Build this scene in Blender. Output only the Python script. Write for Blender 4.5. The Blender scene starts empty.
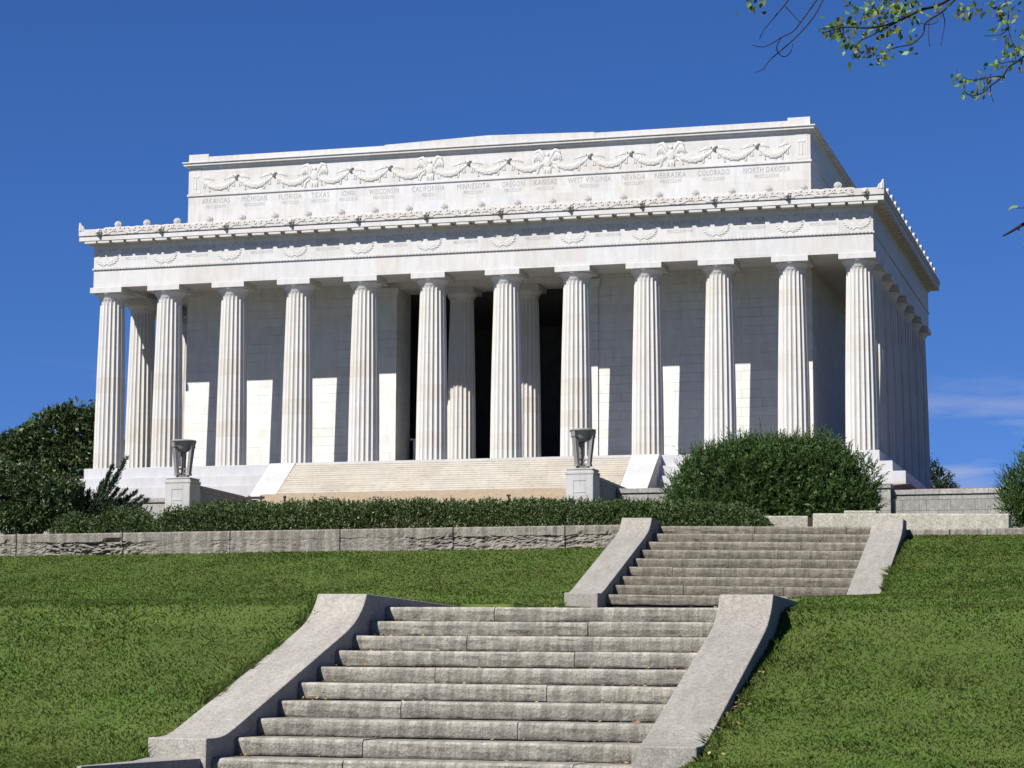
import bpy, bmesh, math, random
import numpy as np
from mathutils import Matrix, Vector, noise as mnoise
random.seed(7); rng = np.random.default_rng(7)
SC = bpy.context.scene; COL = SC.collection
R = math.radians

# ------------------------------------------------------------------ helpers
class MB:
    """collects shapes that become ONE mesh object"""
    def __init__(s): s.v = []; s.f = []
    def add(s, vs, fs):
        o = len(s.v); s.v += [tuple(p) for p in vs]; s.f += [tuple(i + o for i in f) for f in fs]
    def box(s, x0, x1, y0, y1, z0, z1):
        s.add([(x0,y0,z0),(x1,y0,z0),(x1,y1,z0),(x0,y1,z0),(x0,y0,z1),(x1,y0,z1),(x1,y1,z1),(x0,y1,z1)],
              [(0,3,2,1),(4,5,6,7),(0,1,5,4),(1,2,6,5),(2,3,7,6),(3,0,4,7)])
    def prism_x(s, prof, x0, x1):           # (y,z) outline swept along x
        n = len(prof)
        a = sum(prof[i][0]*prof[(i+1)%n][1]-prof[(i+1)%n][0]*prof[i][1] for i in range(n))
        if a < 0: prof = prof[::-1]
        s.add([(x0,p[0],p[1]) for p in prof]+[(x1,p[0],p[1]) for p in prof],
              [tuple(range(n))[::-1], tuple(range(n,2*n))]+[(i,(i+1)%n,n+(i+1)%n,n+i) for i in range(n)])
    def prism_y(s, prof, y0, y1):           # (x,z) outline swept along y
        n = len(prof)
        a = sum(prof[i][0]*prof[(i+1)%n][1]-prof[(i+1)%n][0]*prof[i][1] for i in range(n))
        if a < 0: prof = prof[::-1]
        s.add([(p[0],y0,p[1]) for p in prof]+[(p[0],y1,p[1]) for p in prof],
              [tuple(range(n)), tuple(range(n,2*n))[::-1]]+[((i+1)%n,i,n+i,n+(i+1)%n) for i in range(n)])
    def prism_z(s, prof, z0, z1):
        n = len(prof)
        s.add([(p[0],p[1],z0) for p in prof]+[(p[0],p[1],z1) for p in prof],
              [tuple(range(n))[::-1], tuple(range(n,2*n))]+[(i,(i+1)%n,n+(i+1)%n,n+i) for i in range(n)])
    def ring(s, x, y0, y1, t, z0, z1):      # rectangular ring, outer half width x, thickness t
        o = [(-x,y0),(x,y0),(x,y1),(-x,y1)]; i = [(-x+t,y0+t),(x-t,y0+t),(x-t,y1-t),(-x+t,y1-t)]
        vs = [(p[0],p[1],z) for z in (z0,z1) for q in (o,i) for p in q]
        fs = []
        for k in range(4):
            n = (k+1)%4
            fs += [(k,n,8+n,8+k),(4+n,4+k,12+k,12+n),(8+k,8+n,12+n,12+k),(n,k,4+k,4+n)]
        s.add(vs, fs)
    def tube(s, pts, rad, n=6, caps=True):
        pts = [Vector(p) for p in pts]; m = len(pts)
        if not hasattr(rad,'__len__'): rad = [rad]*m
        vs = []; prev = None
        for i,p in enumerate(pts):
            d = (pts[min(i+1,m-1)]-pts[max(i-1,0)])
            d = d.normalized() if d.length > 1e-9 else Vector((0,0,1))
            if prev is None:
                u = d.orthogonal().normalized()
            else:
                u = prev - d*prev.dot(d); u = u.normalized() if u.length > 1e-6 else d.orthogonal().normalized()
            prev = u; w = d.cross(u)
            for k in range(n):
                a = 2*math.pi*k/n; vs.append(p + (u*math.cos(a)+w*math.sin(a))*rad[i])
        fs = [(i*n+k, i*n+(k+1)%n, (i+1)*n+(k+1)%n, (i+1)*n+k) for i in range(m-1) for k in range(n)]
        if caps: fs += [tuple(range(n))[::-1], tuple(range((m-1)*n, m*n))]
        s.add(vs, fs)
    def lathe(s, prof, n=24, c=(0,0), flute=None):   # prof: (r,z)
        vs = []
        for r,z in prof:
            for k in range(n):
                a = 2*math.pi*k/n; vs.append((c[0]+r*math.cos(a), c[1]+r*math.sin(a), z))
        m = len(prof)
        fs = [(i*n+k, i*n+(k+1)%n, (i+1)*n+(k+1)%n, (i+1)*n+k) for i in range(m-1) for k in range(n)]
        fs += [tuple(range(n))[::-1], tuple(range((m-1)*n,m*n))]
        s.add(vs, fs)
    def ball(s, c, r, sc=(1,1,1), n=8):
        prof = [(r*math.sin(math.pi*i/n), -r*math.cos(math.pi*i/n)) for i in range(1,n)]
        o = len(s.v); s.lathe(prof, n+2)
        for i in range(o, len(s.v)):
            v = s.v[i]; s.v[i] = (c[0]+v[0]*sc[0], c[1]+v[1]*sc[1], c[2]+v[2]*sc[2])
    def build(s, name, mat, parent=None, smooth=False, bevel=0, loc=None):
        me = bpy.data.meshes.new(name); me.from_pydata(s.v, [], s.f); me.update()
        if smooth: me.polygons.foreach_set('use_smooth', [True]*len(me.polygons))
        return link(name, me, mat, parent, bevel, loc)

def link(name, me, mat, parent=None, bevel=0, loc=None):
    o = bpy.data.objects.new(name, me); COL.objects.link(o)
    if mat and not me.materials: me.materials.append(mat)
    if parent: o.parent = parent
    if loc: o.location = loc
    if bevel:
        b = o.modifiers.new('bevel','BEVEL'); b.width = bevel; b.segments = 2; b.limit_method = 'ANGLE'; b.angle_limit = R(40)
    return o

def tag(o, label=None, cat=None, group=None, kind=None):
    if label: o['label'] = label
    if cat: o['category'] = cat
    if group: o['group'] = group
    if kind: o['kind'] = kind
    return o
def empty(name, loc=(0,0,0), rot=(0,0,0)):
    o = bpy.data.objects.new(name, None); COL.objects.link(o); o.location = loc; o.rotation_euler = rot; o.empty_display_size = .2
    return o
def copy_tree(o, parent=None):
    c = o.copy(); COL.objects.link(c)
    if parent: c.parent = parent
    for ch in [k for k in bpy.data.objects if k.parent == o]: copy_tree(ch, c)
    return c
def np_mesh(name, V, k):
    """V: (N*k,3) vertices, every k of them one polygon"""
    me = bpy.data.meshes.new(name); n = len(V)
    me.vertices.add(n); me.vertices.foreach_set('co', np.ascontiguousarray(V, dtype=np.float32).ravel())
    me.loops.add(n); me.loops.foreach_set('vertex_index', np.arange(n, dtype=np.int32))
    me.polygons.add(n//k); me.polygons.foreach_set('loop_start', np.arange(0,n,k,dtype=np.int32))
    me.update(calc_edges=True); me.validate()
    return me
def unit(a): return a/np.maximum(np.linalg.norm(a,axis=-1,keepdims=True),1e-9)
def leaf_quads(P, D, L, W, up=None, jit=.5):
    """diamond leaves: base P, direction D, length L, width W"""
    n = len(P); D = unit(D); N = rng.normal(size=(n,3))
    if up is not None: N = N*jit + np.array(up)
    S = unit(np.cross(D, N)); L = np.asarray(L).reshape(-1,1)*np.ones((n,1)); W = np.asarray(W).reshape(-1,1)*np.ones((n,1))
    Z = unit(np.cross(S,D))
    q = np.stack([P, P+D*L*.45+S*W*.5+Z*L*.04, P+D*L, P+D*L*.45-S*W*.5+Z*L*.04], 1)
    return q.reshape(-1,3)

# ------------------------------------------------------------------ materials
def mat_new(name):
    m = bpy.data.materials.new(name); m.use_nodes = True
    nt = m.node_tree; b = nt.nodes['Principled BSDF']; b.inputs['Specular IOR Level'].default_value = .25
    return m, nt, b
def N(nt, t, **kw):
    n = nt.nodes.new(t)
    for k,v in kw.items():
        if k in n.inputs: n.inputs[k].default_value = v
        else: setattr(n, k, v)
    return n
def ramp(nt, src, stops):
    r = nt.nodes.new('ShaderNodeValToRGB'); e = r.color_ramp.elements
    while len(e) > 1: e.remove(e[-1])
    for i,(p,c) in enumerate(stops):
        q = e[0] if i == 0 else e.new(p)
        q.position = p; q.color = (c,c,c,1) if not hasattr(c,'__len__') else (*c,1)
    nt.links.new(src, r.inputs[0]); return r.outputs[0]
def mix(nt, a, b, fac, mode='MIX'):
    m = nt.nodes.new('ShaderNodeMix'); m.data_type = 'RGBA'; m.blend_type = mode
    for sock,val in ((0,fac),(6,a),(7,b)):
        if hasattr(val,'is_linked') or hasattr(val,'links'): nt.links.new(val, m.inputs[sock])
        else: m.inputs[sock].default_value = (*val,1) if hasattr(val,'__len__') else val
    return m.outputs[2]
def coords(nt, which='Object', scale=(1,1,1), loc=(0,0,0)):
    tc = nt.nodes.new('ShaderNodeTexCoord'); mp = nt.nodes.new('ShaderNodeMapping')
    mp.inputs['Scale'].default_value = scale; mp.inputs['Location'].default_value = loc
    nt.links.new(tc.outputs[which], mp.inputs[0]); return mp.outputs[0]
def noise(nt, vec, scale, detail=4, rough=.55):
    n = N(nt,'ShaderNodeTexNoise'); n.inputs['Scale'].default_value = scale; n.inputs['Detail'].default_value = detail; n.inputs['Roughness'].default_value = rough
    nt.links.new(vec, n.inputs['Vector']); return n.outputs['Fac']
def bump(nt, b, h, strength, dist):
    bp = N(nt,'ShaderNodeBump'); bp.inputs['Strength'].default_value = strength; bp.inputs['Distance'].default_value = dist
    nt.links.new(h, bp.inputs['Height']); nt.links.new(bp.outputs[0], b.inputs['Normal'])
def courses(nt, w, h, mortar):
    """ashlar joints on walls facing either x or y; returns (joint factor, block tint)"""
    tc = nt.nodes.new('ShaderNodeTexCoord'); sp = N(nt,'ShaderNodeSeparateXYZ'); nt.links.new(tc.outputs['Object'], sp.inputs[0])
    ad = N(nt,'ShaderNodeMath',operation='ADD'); nt.links.new(sp.outputs[0],ad.inputs[0]); nt.links.new(sp.outputs[1],ad.inputs[1])
    cb = N(nt,'ShaderNodeCombineXYZ'); nt.links.new(ad.outputs[0],cb.inputs[0]); nt.links.new(sp.outputs[2],cb.inputs[1])
    br = N(nt,'ShaderNodeTexBrick'); br.inputs['Scale'].default_value = 1; br.inputs['Brick Width'].default_value = w; br.inputs['Row Height'].default_value = h
    br.inputs['Mortar Size'].default_value = mortar; br.inputs['Mortar Smooth'].default_value = .2; br.inputs['Bias'].default_value = 0
    br.inputs['Color1'].default_value = (0,0,0,1); br.inputs['Color2'].default_value = (1,1,1,1); br.inputs['Mortar'].default_value = (.5,.5,.5,1)
    nt.links.new(cb.outputs[0], br.inputs['Vector']); return br.outputs['Fac'], br.outputs['Color']

KA = .80      # overall reflectance: weathered stone and foliage
def marble(name, base, joints=None, stain=.25, drums=False, warm=(.70,.62,.52)):
    base = tuple(x*KA for x in base)
    m, nt, b = mat_new(name); b.inputs['Roughness'].default_value = .6
    o = coords(nt)
    big = ramp(nt, noise(nt, o, .35, 5, .6), [(.35,0),(.75,1)])
    c = mix(nt, base, tuple(x*w/.80 for x,w in zip(base,warm)), mix(nt,(0,0,0),(stain*1.6,)*3,big))
    vein = ramp(nt, noise(nt, coords(nt,scale=(1,1,.35)), 2.2, 6, .65), [(.3,.86),(.6,1.0)])
    c = mix(nt, c, vein, .8, 'MULTIPLY')
    streak = ramp(nt, noise(nt, coords(nt,scale=(3,3,.15)), 1.0, 4, .6), [(.52,1.0),(.75,.80)])
    c = mix(nt, c, streak, stain*2 if stain < .5 else 1, 'MULTIPLY')
    h = noise(nt, o, 9, 4)
    if drums:
        sp = N(nt,'ShaderNodeSeparateXYZ'); nt.links.new(o, sp.inputs[0])
        oi = N(nt,'ShaderNodeObjectInfo')
        dv = N(nt,'ShaderNodeMath',operation='DIVIDE'); nt.links.new(sp.outputs[2],dv.inputs[0]); dv.inputs[1].default_value = 1.12
        ad = N(nt,'ShaderNodeMath',operation='ADD'); nt.links.new(dv.outputs[0],ad.inputs[0]); nt.links.new(oi.outputs['Random'],ad.inputs[1])
        fl = N(nt,'ShaderNodeMath',operation='FLOOR'); nt.links.new(ad.outputs[0],fl.inputs[0])
        mu = N(nt,'ShaderNodeMath',operation='MULTIPLY'); nt.links.new(oi.outputs['Random'],mu.inputs[0]); mu.inputs[1].default_value = 97.3
        cb = N(nt,'ShaderNodeCombineXYZ'); nt.links.new(fl.outputs[0],cb.inputs[0]); nt.links.new(mu.outputs[0],cb.inputs[1])
        wn = N(nt,'ShaderNodeTexWhiteNoise',noise_dimensions='2D'); nt.links.new(cb.outputs[0],wn.inputs['Vector'])
        tint = ramp(nt, wn.outputs[0], [(0,(1,1,1)),(.7,(1,.99,.975)),(.88,(.975,.955,.92)),(1,(.945,.90,.84))])
        c = mix(nt, c, tint, 1, 'MULTIPLY')
        fr = N(nt,'ShaderNodeMath',operation='FRACT'); nt.links.new(ad.outputs[0],fr.inputs[0])
        c = mix(nt, c, ramp(nt, fr.outputs[0], [(0,.55),(.016,1)]), .6, 'MULTIPLY')
    if joints:
        f, t = courses(nt, *joints[:3])
        tv = ramp(nt, t, [(0,(.90,.885,.86)),(.5,(1,1,1)),(1,(.93,.94,.955))])
        c = mix(nt, c, tv, 1, 'MULTIPLY')
        brk = ramp(nt, noise(nt, o, .55, 4, .7), [(.38,0),(.62,1)])
        jf = N(nt,'ShaderNodeMath',operation='MULTIPLY'); nt.links.new(f,jf.inputs[0]); nt.links.new(brk,jf.inputs[1])
        jm = N(nt,'ShaderNodeMath',operation='MULTIPLY'); nt.links.new(jf.outputs[0],jm.inputs[0]); jm.inputs[1].default_value = joints[3]
        c = mix(nt, c, (.10,.09,.075), jm.outputs[0])
    nt.links.new(c, b.inputs['Base Color']); bump(nt, b, h, .25, .02)
    return m
def granite(name, base, streaks=.5, joints=None, pit=1.0, sp=70):
    base = tuple(x*KA for x in base)
    m, nt, b = mat_new(name); b.inputs['Roughness'].default_value = .85; b.inputs['Specular IOR Level'].default_value = .15
    o = coords(nt)
    s1 = ramp(nt, noise(nt, o, sp, 3, .7), [(.34,.62),(.5,1.0),(.66,1.28)])
    c = mix(nt, base, s1, .8, 'MULTIPLY')
    s2 = ramp(nt, noise(nt, o, sp*.33, 3, .6), [(.36,.86),(.6,1.07)])
    c = mix(nt, c, s2, .8, 'MULTIPLY')
    blot = ramp(nt, noise(nt, o, 1.3, 5, .65), [(.35,(.93,.915,.89)),(.65,(1.04,1.035,1.03))])
    c = mix(nt, c, blot, 1, 'MULTIPLY')
    if streaks:
        st = ramp(nt, noise(nt, coords(nt,scale=(5.5,1.2,.5)), 1.7, 5, .7), [(.42,1.0),(.56,.60),(.75,.40)])
        c = mix(nt, c, st, streaks, 'MULTIPLY')
        oi = N(nt,'ShaderNodeObjectInfo'); c = mix(nt, c, ramp(nt, oi.outputs['Random'],[(0,.9),(1,1.08)]), 1, 'MULTIPLY')
        at = N(nt,'ShaderNodeAttribute'); at.attribute_name = 'rim_light_foot_tone'      # rim highlight painted into the nosing colour; riser feet coloured darker
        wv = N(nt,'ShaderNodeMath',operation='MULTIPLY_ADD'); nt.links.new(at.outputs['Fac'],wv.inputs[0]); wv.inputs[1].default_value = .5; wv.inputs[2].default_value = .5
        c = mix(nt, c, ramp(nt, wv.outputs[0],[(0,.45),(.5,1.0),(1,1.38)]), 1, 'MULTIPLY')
    if joints:
        f, t = courses(nt, *joints[:3]); c = mix(nt, c, ramp(nt,t,[(0,.86),(1,1.08)]), 1, 'MULTIPLY')
        jm = N(nt,'ShaderNodeMath',operation='MULTIPLY'); nt.links.new(f,jm.inputs[0]); jm.inputs[1].default_value = joints[3]
        c = mix(nt, c, (.07,.065,.06), jm.outputs[0])
    nt.links.new(c, b.inputs['Base Color'])
    h = N(nt,'ShaderNodeMath',operation='ADD'); nt.links.new(noise(nt,o,sp*.4,4,.7),h.inputs[0]); nt.links.new(noise(nt,o,9,3),h.inputs[1])
    bump(nt, b, h.outputs[0], .8*pit, .02)
    return m
def leafmat(name, cols, rough=.5, trans=.15, spec=.3, patches=None):
    m, nt, b = mat_new(name); b.inputs['Roughness'].default_value = rough; b.inputs['Specular IOR Level'].default_value = spec
    g = nt.nodes.new('ShaderNodeNewGeometry')
    c = ramp(nt, g.outputs['Random Per Island'], [(i/(len(cols)-1), tuple(x*KA for x in q)) for i,q in enumerate(cols)])
    v = ramp(nt, noise(nt, coords(nt), .9, 3), [(.3,.82),(.7,1.18)])
    c = mix(nt, c, v, 1, 'MULTIPLY')
    if patches:
        c = mix(nt, c, ramp(nt, noise(nt, coords(nt), patches[0], 5, .65), patches[1]), 1, 'MULTIPLY')
    nt.links.new(c, b.inputs['Base Color'])
    tr = N(nt,'ShaderNodeBsdfTranslucent'); nt.links.new(c, tr.inputs[0])
    mx = N(nt,'ShaderNodeMixShader'); mx.inputs[0].default_value = trans
    out = nt.nodes['Material Output']
    nt.links.new(b.outputs[0], mx.inputs[1]); nt.links.new(tr.outputs[0], mx.inputs[2]); nt.links.new(mx.outputs[0], out.inputs[0])
    return m
def plain(name, col, rough=.8, var=.2, scale=3):
    col = tuple(x*KA for x in col)
    m, nt, b = mat_new(name); b.inputs['Roughness'].default_value = rough
    v = ramp(nt, noise(nt, coords(nt), scale, 5), [(.3,1-var),(.7,1+var)])
    nt.links.new(mix(nt, col, v, 1, 'MULTIPLY'), b.inputs['Base Color']); return m

M_COL = marble('column_marble', (.585,.576,.544), stain=.15, drums=True)
M_ENT = marble('entablature_marble', (.58,.577,.563), joints=(5.06,1.35,.02,.35), stain=.25)
M_ATT = marble('attic_marble', (.575,.572,.558), joints=(2.4,.62,.012,.2), stain=.32)
M_CELLA = marble('cella_marble', (.72,.725,.70), joints=(2.9,.64,.020,.55), stain=.22)
M_ORN = marble('carved_marble', (.53,.515,.49), stain=.35)
M_REL = marble('relief_marble', (.56,.55,.52), stain=.25)
M_STEP = marble('stylobate_marble', (.52,.52,.52), joints=(3.2,.75,.015,.35), stain=.12)
M_TREAD = marble('tread_marble', (.60,.56,.47), joints=(4.0,.172,.012,.6), stain=.35)
M_SAND = plain('sandy_paving', (.30,.235,.155), .9, .15, 4)
M_PED = marble('pedestal_marble', (.48,.475,.465), joints=(1.7,.95,.012,.4), stain=.45)
M_TRIPOD = marble('tripod_stone', (.25,.247,.24), stain=.6)
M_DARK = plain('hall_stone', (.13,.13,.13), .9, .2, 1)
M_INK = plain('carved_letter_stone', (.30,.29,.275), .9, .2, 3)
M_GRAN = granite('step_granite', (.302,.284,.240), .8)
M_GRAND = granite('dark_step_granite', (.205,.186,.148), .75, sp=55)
M_CHEEK = granite('cheek_granite', (.346,.325,.285), .25, pit=.35, sp=60)
M_WALL = granite('wall_granite', (.275,.252,.212), .9, sp=40)
M_ASH = granite('ashlar_granite', (.37,.36,.335), .35, joints=(1.45,.66,.018,.85), pit=.4, sp=14)
M_KERB = granite('kerb_granite', (.385,.365,.305), .25, pit=.4, sp=30)
M_BOUNCE = plain('bounce_paving', (.40,.39,.36), .9, .12, 1.5)
M_DIRT = plain('bare_soil', (.20,.14,.09), .95, .3, 2)
M_METAL = plain('black_metal', (.03,.03,.03), .5, .1)
M_BARK = plain('bark', (.07,.055,.045), .9, .4, 12)
M_TWIG = plain('twig_bark', (.028,.023,.02), .9, .3, 12)
SUN_E = 5.0; SKY_S = .073; SKY_SAT = 1.24; SKY_HUE = .5135; EXPO = .83
BR =  {'main': [[46.811, -143.174, -11.473], [46.557, -143.372, -11.697], [46.43, -143.553, -11.788], [46.338, -143.723, -11.882], [46.248, -143.894, -11.967], [46.144, -144.072, -12.033], [46.01, -144.11, -12.028], [45.908, -144.286, -12.101]], 'mainb': [[46.3, -143.806, -11.93], [46.149, -143.913, -12.036], [46.074, -143.929, -12.074], [46.042, -143.932, -12.118]], 'second': [[46.689, -142.448, -11.281], [46.552, -142.618, -11.471], [46.491, -142.777, -11.585], [46.402, -142.795, -11.643], [46.373, -142.798, -11.675], [46.359, -142.794, -11.737], [46.32, -142.949, -11.832], [46.285, -142.956, -11.852], [46.221, -142.973, -11.864], [46.182, -143.133, -11.921], [46.133, -143.143, -11.948]], 's2': [[46.491, -142.777, -11.588], [46.492, -142.616, -11.612], [46.481, -142.61, -11.678], [46.461, -142.602, -11.778]], 's3': [[46.402, -142.795, -11.643], [46.409, -142.93, -11.786], [46.415, -142.918, -11.866]], 's4': [[46.442, -142.786, -11.622], [46.474, -142.925, -11.692], [46.421, -142.936, -11.715], [46.365, -143.105, -11.748]], 't1': [[45.695, -143.935, -11.657], [45.619, -143.941, -11.773], [45.529, -143.951, -11.883], [45.483, -144.105, -12.01], [45.457, -144.104, -12.064]], 't2': [[45.854, -143.592, -11.541], [45.773, -143.746, -11.728], [45.712, -143.752, -11.814], [45.688, -143.902, -11.917], [45.642, -143.907, -11.973], [45.568, -143.923, -12.012], [45.528, -144.08, -12.094], [45.475, -144.093, -12.114], [45.413, -144.111, -12.104]], 't3': [[45.854, -143.444, -11.476], [45.771, -143.445, -11.641], [45.739, -143.592, -11.781], [45.666, -143.6, -11.873], [45.608, -143.757, -11.996], [45.537, -143.768, -12.057], [45.467, -143.78, -12.118], [45.45, -143.929, -12.213], [45.401, -143.94, -12.235]], 't4': [[45.568, -143.923, -12.012], [45.537, -143.923, -12.073], [45.543, -143.839, -12.102], [45.566, -143.755, -12.094], [45.601, -143.75, -12.062], [45.617, -143.753, -12.006]], 't5': [[45.597, -143.942, -11.811], [45.645, -143.921, -11.867], [45.693, -143.9, -11.922]], 'right': [[47.165, -141.959, -11.582], [47.0, -142.289, -11.806], [46.939, -142.3, -11.852], [46.903, -142.458, -11.921], [46.872, -142.46, -11.971], [46.816, -142.469, -12.025], [46.795, -142.624, -12.081], [46.747, -142.631, -12.128], [46.694, -142.643, -12.149], [46.642, -142.658, -12.146], [46.628, -142.818, -12.157]], 'r2': [[46.849, -142.465, -11.981], [46.779, -142.635, -12.03], [46.707, -142.653, -12.047], [46.656, -142.82, -12.082], [46.625, -142.832, -12.062]], 'r3': [[46.795, -142.624, -12.081], [46.779, -142.47, -12.09], [46.797, -142.455, -12.161]], 'r4': [[46.959, -142.296, -11.838], [46.892, -142.314, -11.845], [46.848, -142.477, -11.892], [46.823, -142.491, -11.844]], 'vert': [[46.835, -141.959, -11.11], [46.869, -142.076, -11.331], [46.896, -142.209, -11.458], [46.892, -142.194, -11.576], [46.934, -142.315, -11.751], [46.946, -142.299, -11.845]], 'v2': [[46.892, -142.194, -11.576], [46.856, -142.351, -11.652], [46.797, -142.366, -11.664], [46.735, -142.383, -11.665]], 'low': [[47.257, -144.518, -13.376], [47.116, -144.703, -13.465], [47.047, -144.717, -13.506], [47.005, -144.878, -13.564]], 'low2': [[47.231, -144.536, -13.293], [47.153, -144.706, -13.366], [47.073, -144.728, -13.372]]}
LV =  [[45.87, -143.91, -11.99], [45.88, -143.72, -11.9], [45.97, -144.06, -12.0], [45.95, -143.7, -11.9], [46.02, -143.97, -11.95], [46.05, -143.91, -11.92], [46.02, -143.75, -11.82], [46.07, -143.91, -11.94], [46.09, -143.84, -11.96], [46.15, -144.07, -11.93], [46.09, -143.76, -11.79], [46.16, -143.84, -11.88], [46.18, -143.93, -11.87], [46.16, -143.71, -11.91], [46.22, -143.92, -11.93], [46.23, -143.86, -11.82], [46.26, -143.98, -11.99], [46.23, -143.86, -12.01], [46.28, -143.95, -11.95], [46.31, -143.91, -11.97], [46.3, -143.69, -11.94], [46.3, -143.92, -11.87], [46.33, -143.82, -11.83], [46.35, -143.59, -11.79], [46.37, -143.59, -11.76], [46.41, -143.68, -11.84], [46.35, -143.79, -11.79], [46.45, -143.88, -11.84], [46.59, -143.89, -11.88], [45.98, -143.67, -11.98], [46.01, -143.86, -12.08], [46.06, -144.02, -12.16], [46.05, -143.8, -12.06], [46.06, -143.72, -12.07], [46.17, -143.76, -12.12], [46.18, -143.62, -12.09], [46.26, -144.01, -12.14], [46.24, -143.78, -12.13], [45.93, -143.92, -11.98], [45.99, -144.09, -11.99], [46.14, -143.8, -11.85], [46.18, -143.69, -11.82], [46.24, -143.79, -11.83], [46.28, -143.94, -11.84], [46.29, -143.66, -11.82], [46.35, -143.8, -11.84], [46.4, -143.78, -11.84], [46.2, -143.71, -11.95], [45.98, -144.05, -12.02], [46.29, -143.68, -11.77], [46.83, -142.37, -11.48], [46.85, -142.32, -11.45], [46.88, -142.57, -11.6], [46.82, -142.3, -11.61], [46.92, -142.54, -11.75], [46.9, -142.59, -11.85], [46.91, -142.23, -11.74], [46.94, -142.22, -11.77], [46.98, -142.21, -11.71], [47.0, -142.4, -11.71], [47.0, -142.49, -11.68], [47.02, -142.62, -11.59], [46.84, -142.34, -11.86], [46.86, -142.3, -11.85], [46.83, -142.25, -11.86], [46.76, -142.52, -11.96], [46.71, -142.55, -12.08], [46.73, -142.35, -12.01], [46.57, -142.33, -11.93], [46.56, -142.25, -11.95], [46.61, -142.6, -12.1], [46.97, -142.38, -11.87], [46.99, -142.24, -11.39], [46.81, -142.5, -11.46], [46.64, -142.47, -11.49], [46.65, -142.72, -11.59], [46.6, -142.44, -11.49], [46.67, -142.32, -11.42], [46.69, -142.35, -11.41], [46.24, -142.43, -11.57], [46.26, -142.51, -11.72], [46.9, -142.54, -11.6], [46.83, -142.33, -11.49], [46.98, -142.51, -11.81], [46.76, -142.27, -11.9], [46.73, -142.61, -12.09], [45.39, -144.0, -11.78], [45.47, -143.98, -11.79], [45.38, -144.01, -11.77], [47.09, -144.72, -13.38], [47.1, -144.7, -13.51], [47.06, -144.71, -13.5]]
# ------------------------------------------------------------------ the white colonnaded memorial hall
H = 13.381; AX = 28.64; FY = -1.05; BY = 34.64; TY = 33.59; CY = 4.62
CX = [-27.55,-22.98,-17.92,-12.86,-7.79,-2.73,2.73,7.79,12.86,17.92,22.98,27.55]
SY = [4.4,8.9,13.6,18.5,23.5,28.6,33.59]
hall = tag(empty('memorial_hall',(0,0,0)), 'white marble memorial hall with fluted columns on every side and a carved attic', 'building')

def shaft_mesh(r0, r1, h, nf=20, per=6):
    mb = MB(); n = nf*per; rings = []; zs = [0,.5,1.5,3,4.5,6,7.5,9,10.2,11.1,h-.35,h-.12,h]
    for z in zs:
        t = z/h; r = r0+(r1-r0)*t+.045*math.sin(math.pi*t)*(1-t*.3)
        fl = .115*r if z < h-.2 else (.07*r if z < h-.06 else 0)
        rings.append([( (r-fl*math.sin(math.pi*(k%per)/per)**.8)*math.cos(2*math.pi*k/n),
                        (r-fl*math.sin(math.pi*(k%per)/per)**.8)*math.sin(2*math.pi*k/n), z) for k in range(n)])
    mb.v = [p for q in rings for p in q]; m = len(zs)
    mb.f = [(i*n+k, i*n+(k+1)%n, (i+1)*n+(k+1)%n, (i+1)*n+k) for i in range(m-1) for k in range(n)]
    return mb
def make_column(x, y, h, r0=1.12, r1=.90, aw=1.257, sub=True):
    sh = h-.92
    c = shaft_mesh(r0, r1, sh).build('column', M_COL, hall, loc=(x,y,0))
    k = MB()
    k.lathe([(r1*.99,sh),(r1+.03,sh+.03),(r1+.02,sh+.07),(r1+.05,sh+.09),(r1+.04,sh+.13),(r1+.12,sh+.22),(aw-.12,sh+.40),(aw-.04,sh+.47),(aw-.05,sh+.52)], 48)
    ab = MB(); ab.box(-aw,aw,-aw,aw,h-.405,h-.004)
    cap = k.build('capital', M_ENT, c, smooth=False)
    for p in cap.data.polygons: p.use_smooth = len(p.vertices) == 4
    a = ab.build('abacus', M_ENT, c, bevel=.015)
    return c
col0 = make_column(CX[0], 0, H)
def place_col(x, y, src=col0):
    c = copy_tree(src, hall); c.location = (x,y,0); return c
for x in CX[1:]: place_col(x, 0)
for y in SY: place_col(CX[11], y)
for y in (5.3,10.0,14.8): place_col(CX[0], y)
anti = make_column(-2.47, 6.25, 13.40, 1.08, .87, 1.2)
place_col(2.47, 6.25, anti)

# stepped base
mb = MB(); mb.ring(28.85,-1.35,34.95,4.0,-.79,0); mb.box(-24.85,24.85,2.65,30.95,-.79,-.002)
mb.build('stylobate_step', M_STEP, hall, bevel=.02)
mb = MB(); mb.ring(29.78,-2.00,35.6,2.0,-1.54,-.795); mb.build('stylobate_step', M_STEP, hall, bevel=.02)
mb = MB(); mb.ring(30.70,-2.65,36.2,2.0,-2.60,-1.545); mb.build('stylobate_step', M_STEP, hall, bevel=.02)
# entrance flight with its two sloping white cheeks
mb = MB(); mb.box(-14.1,14.1,-2.02,-1.36,-2.8,-.003); mb.build('stair_landing', M_STEP, hall)
n = 15; yy = -2.03; run = 3.9/n; rise = 2.58/n
for k in range(n):
    mb = MB(); mb.box(-12.16,12.16,yy-run*(k+1),yy-run*k+(.04 if k else 0),-2.9,-rise*(k+1)+.0)
    mb.box(-12.16,12.16,yy-run*(k+1)-.02,yy-run*(k+1)-.0005,-rise*(k+1)-.065,-rise*(k+1))
    mb.build('stair_tread', M_TREAD, hall)
for s in (-1,1):
    mb = MB(); prof = [(-2.025,.004),(-2.025,-2.9),(-5.9,-2.9),(-5.72,-2.56)]
    xa, xb = sorted((s*12.17, s*14.1)); mb.prism_x(prof, xa, xb); mb.build('stair_cheek', M_STEP, hall, bevel=.02)

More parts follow.
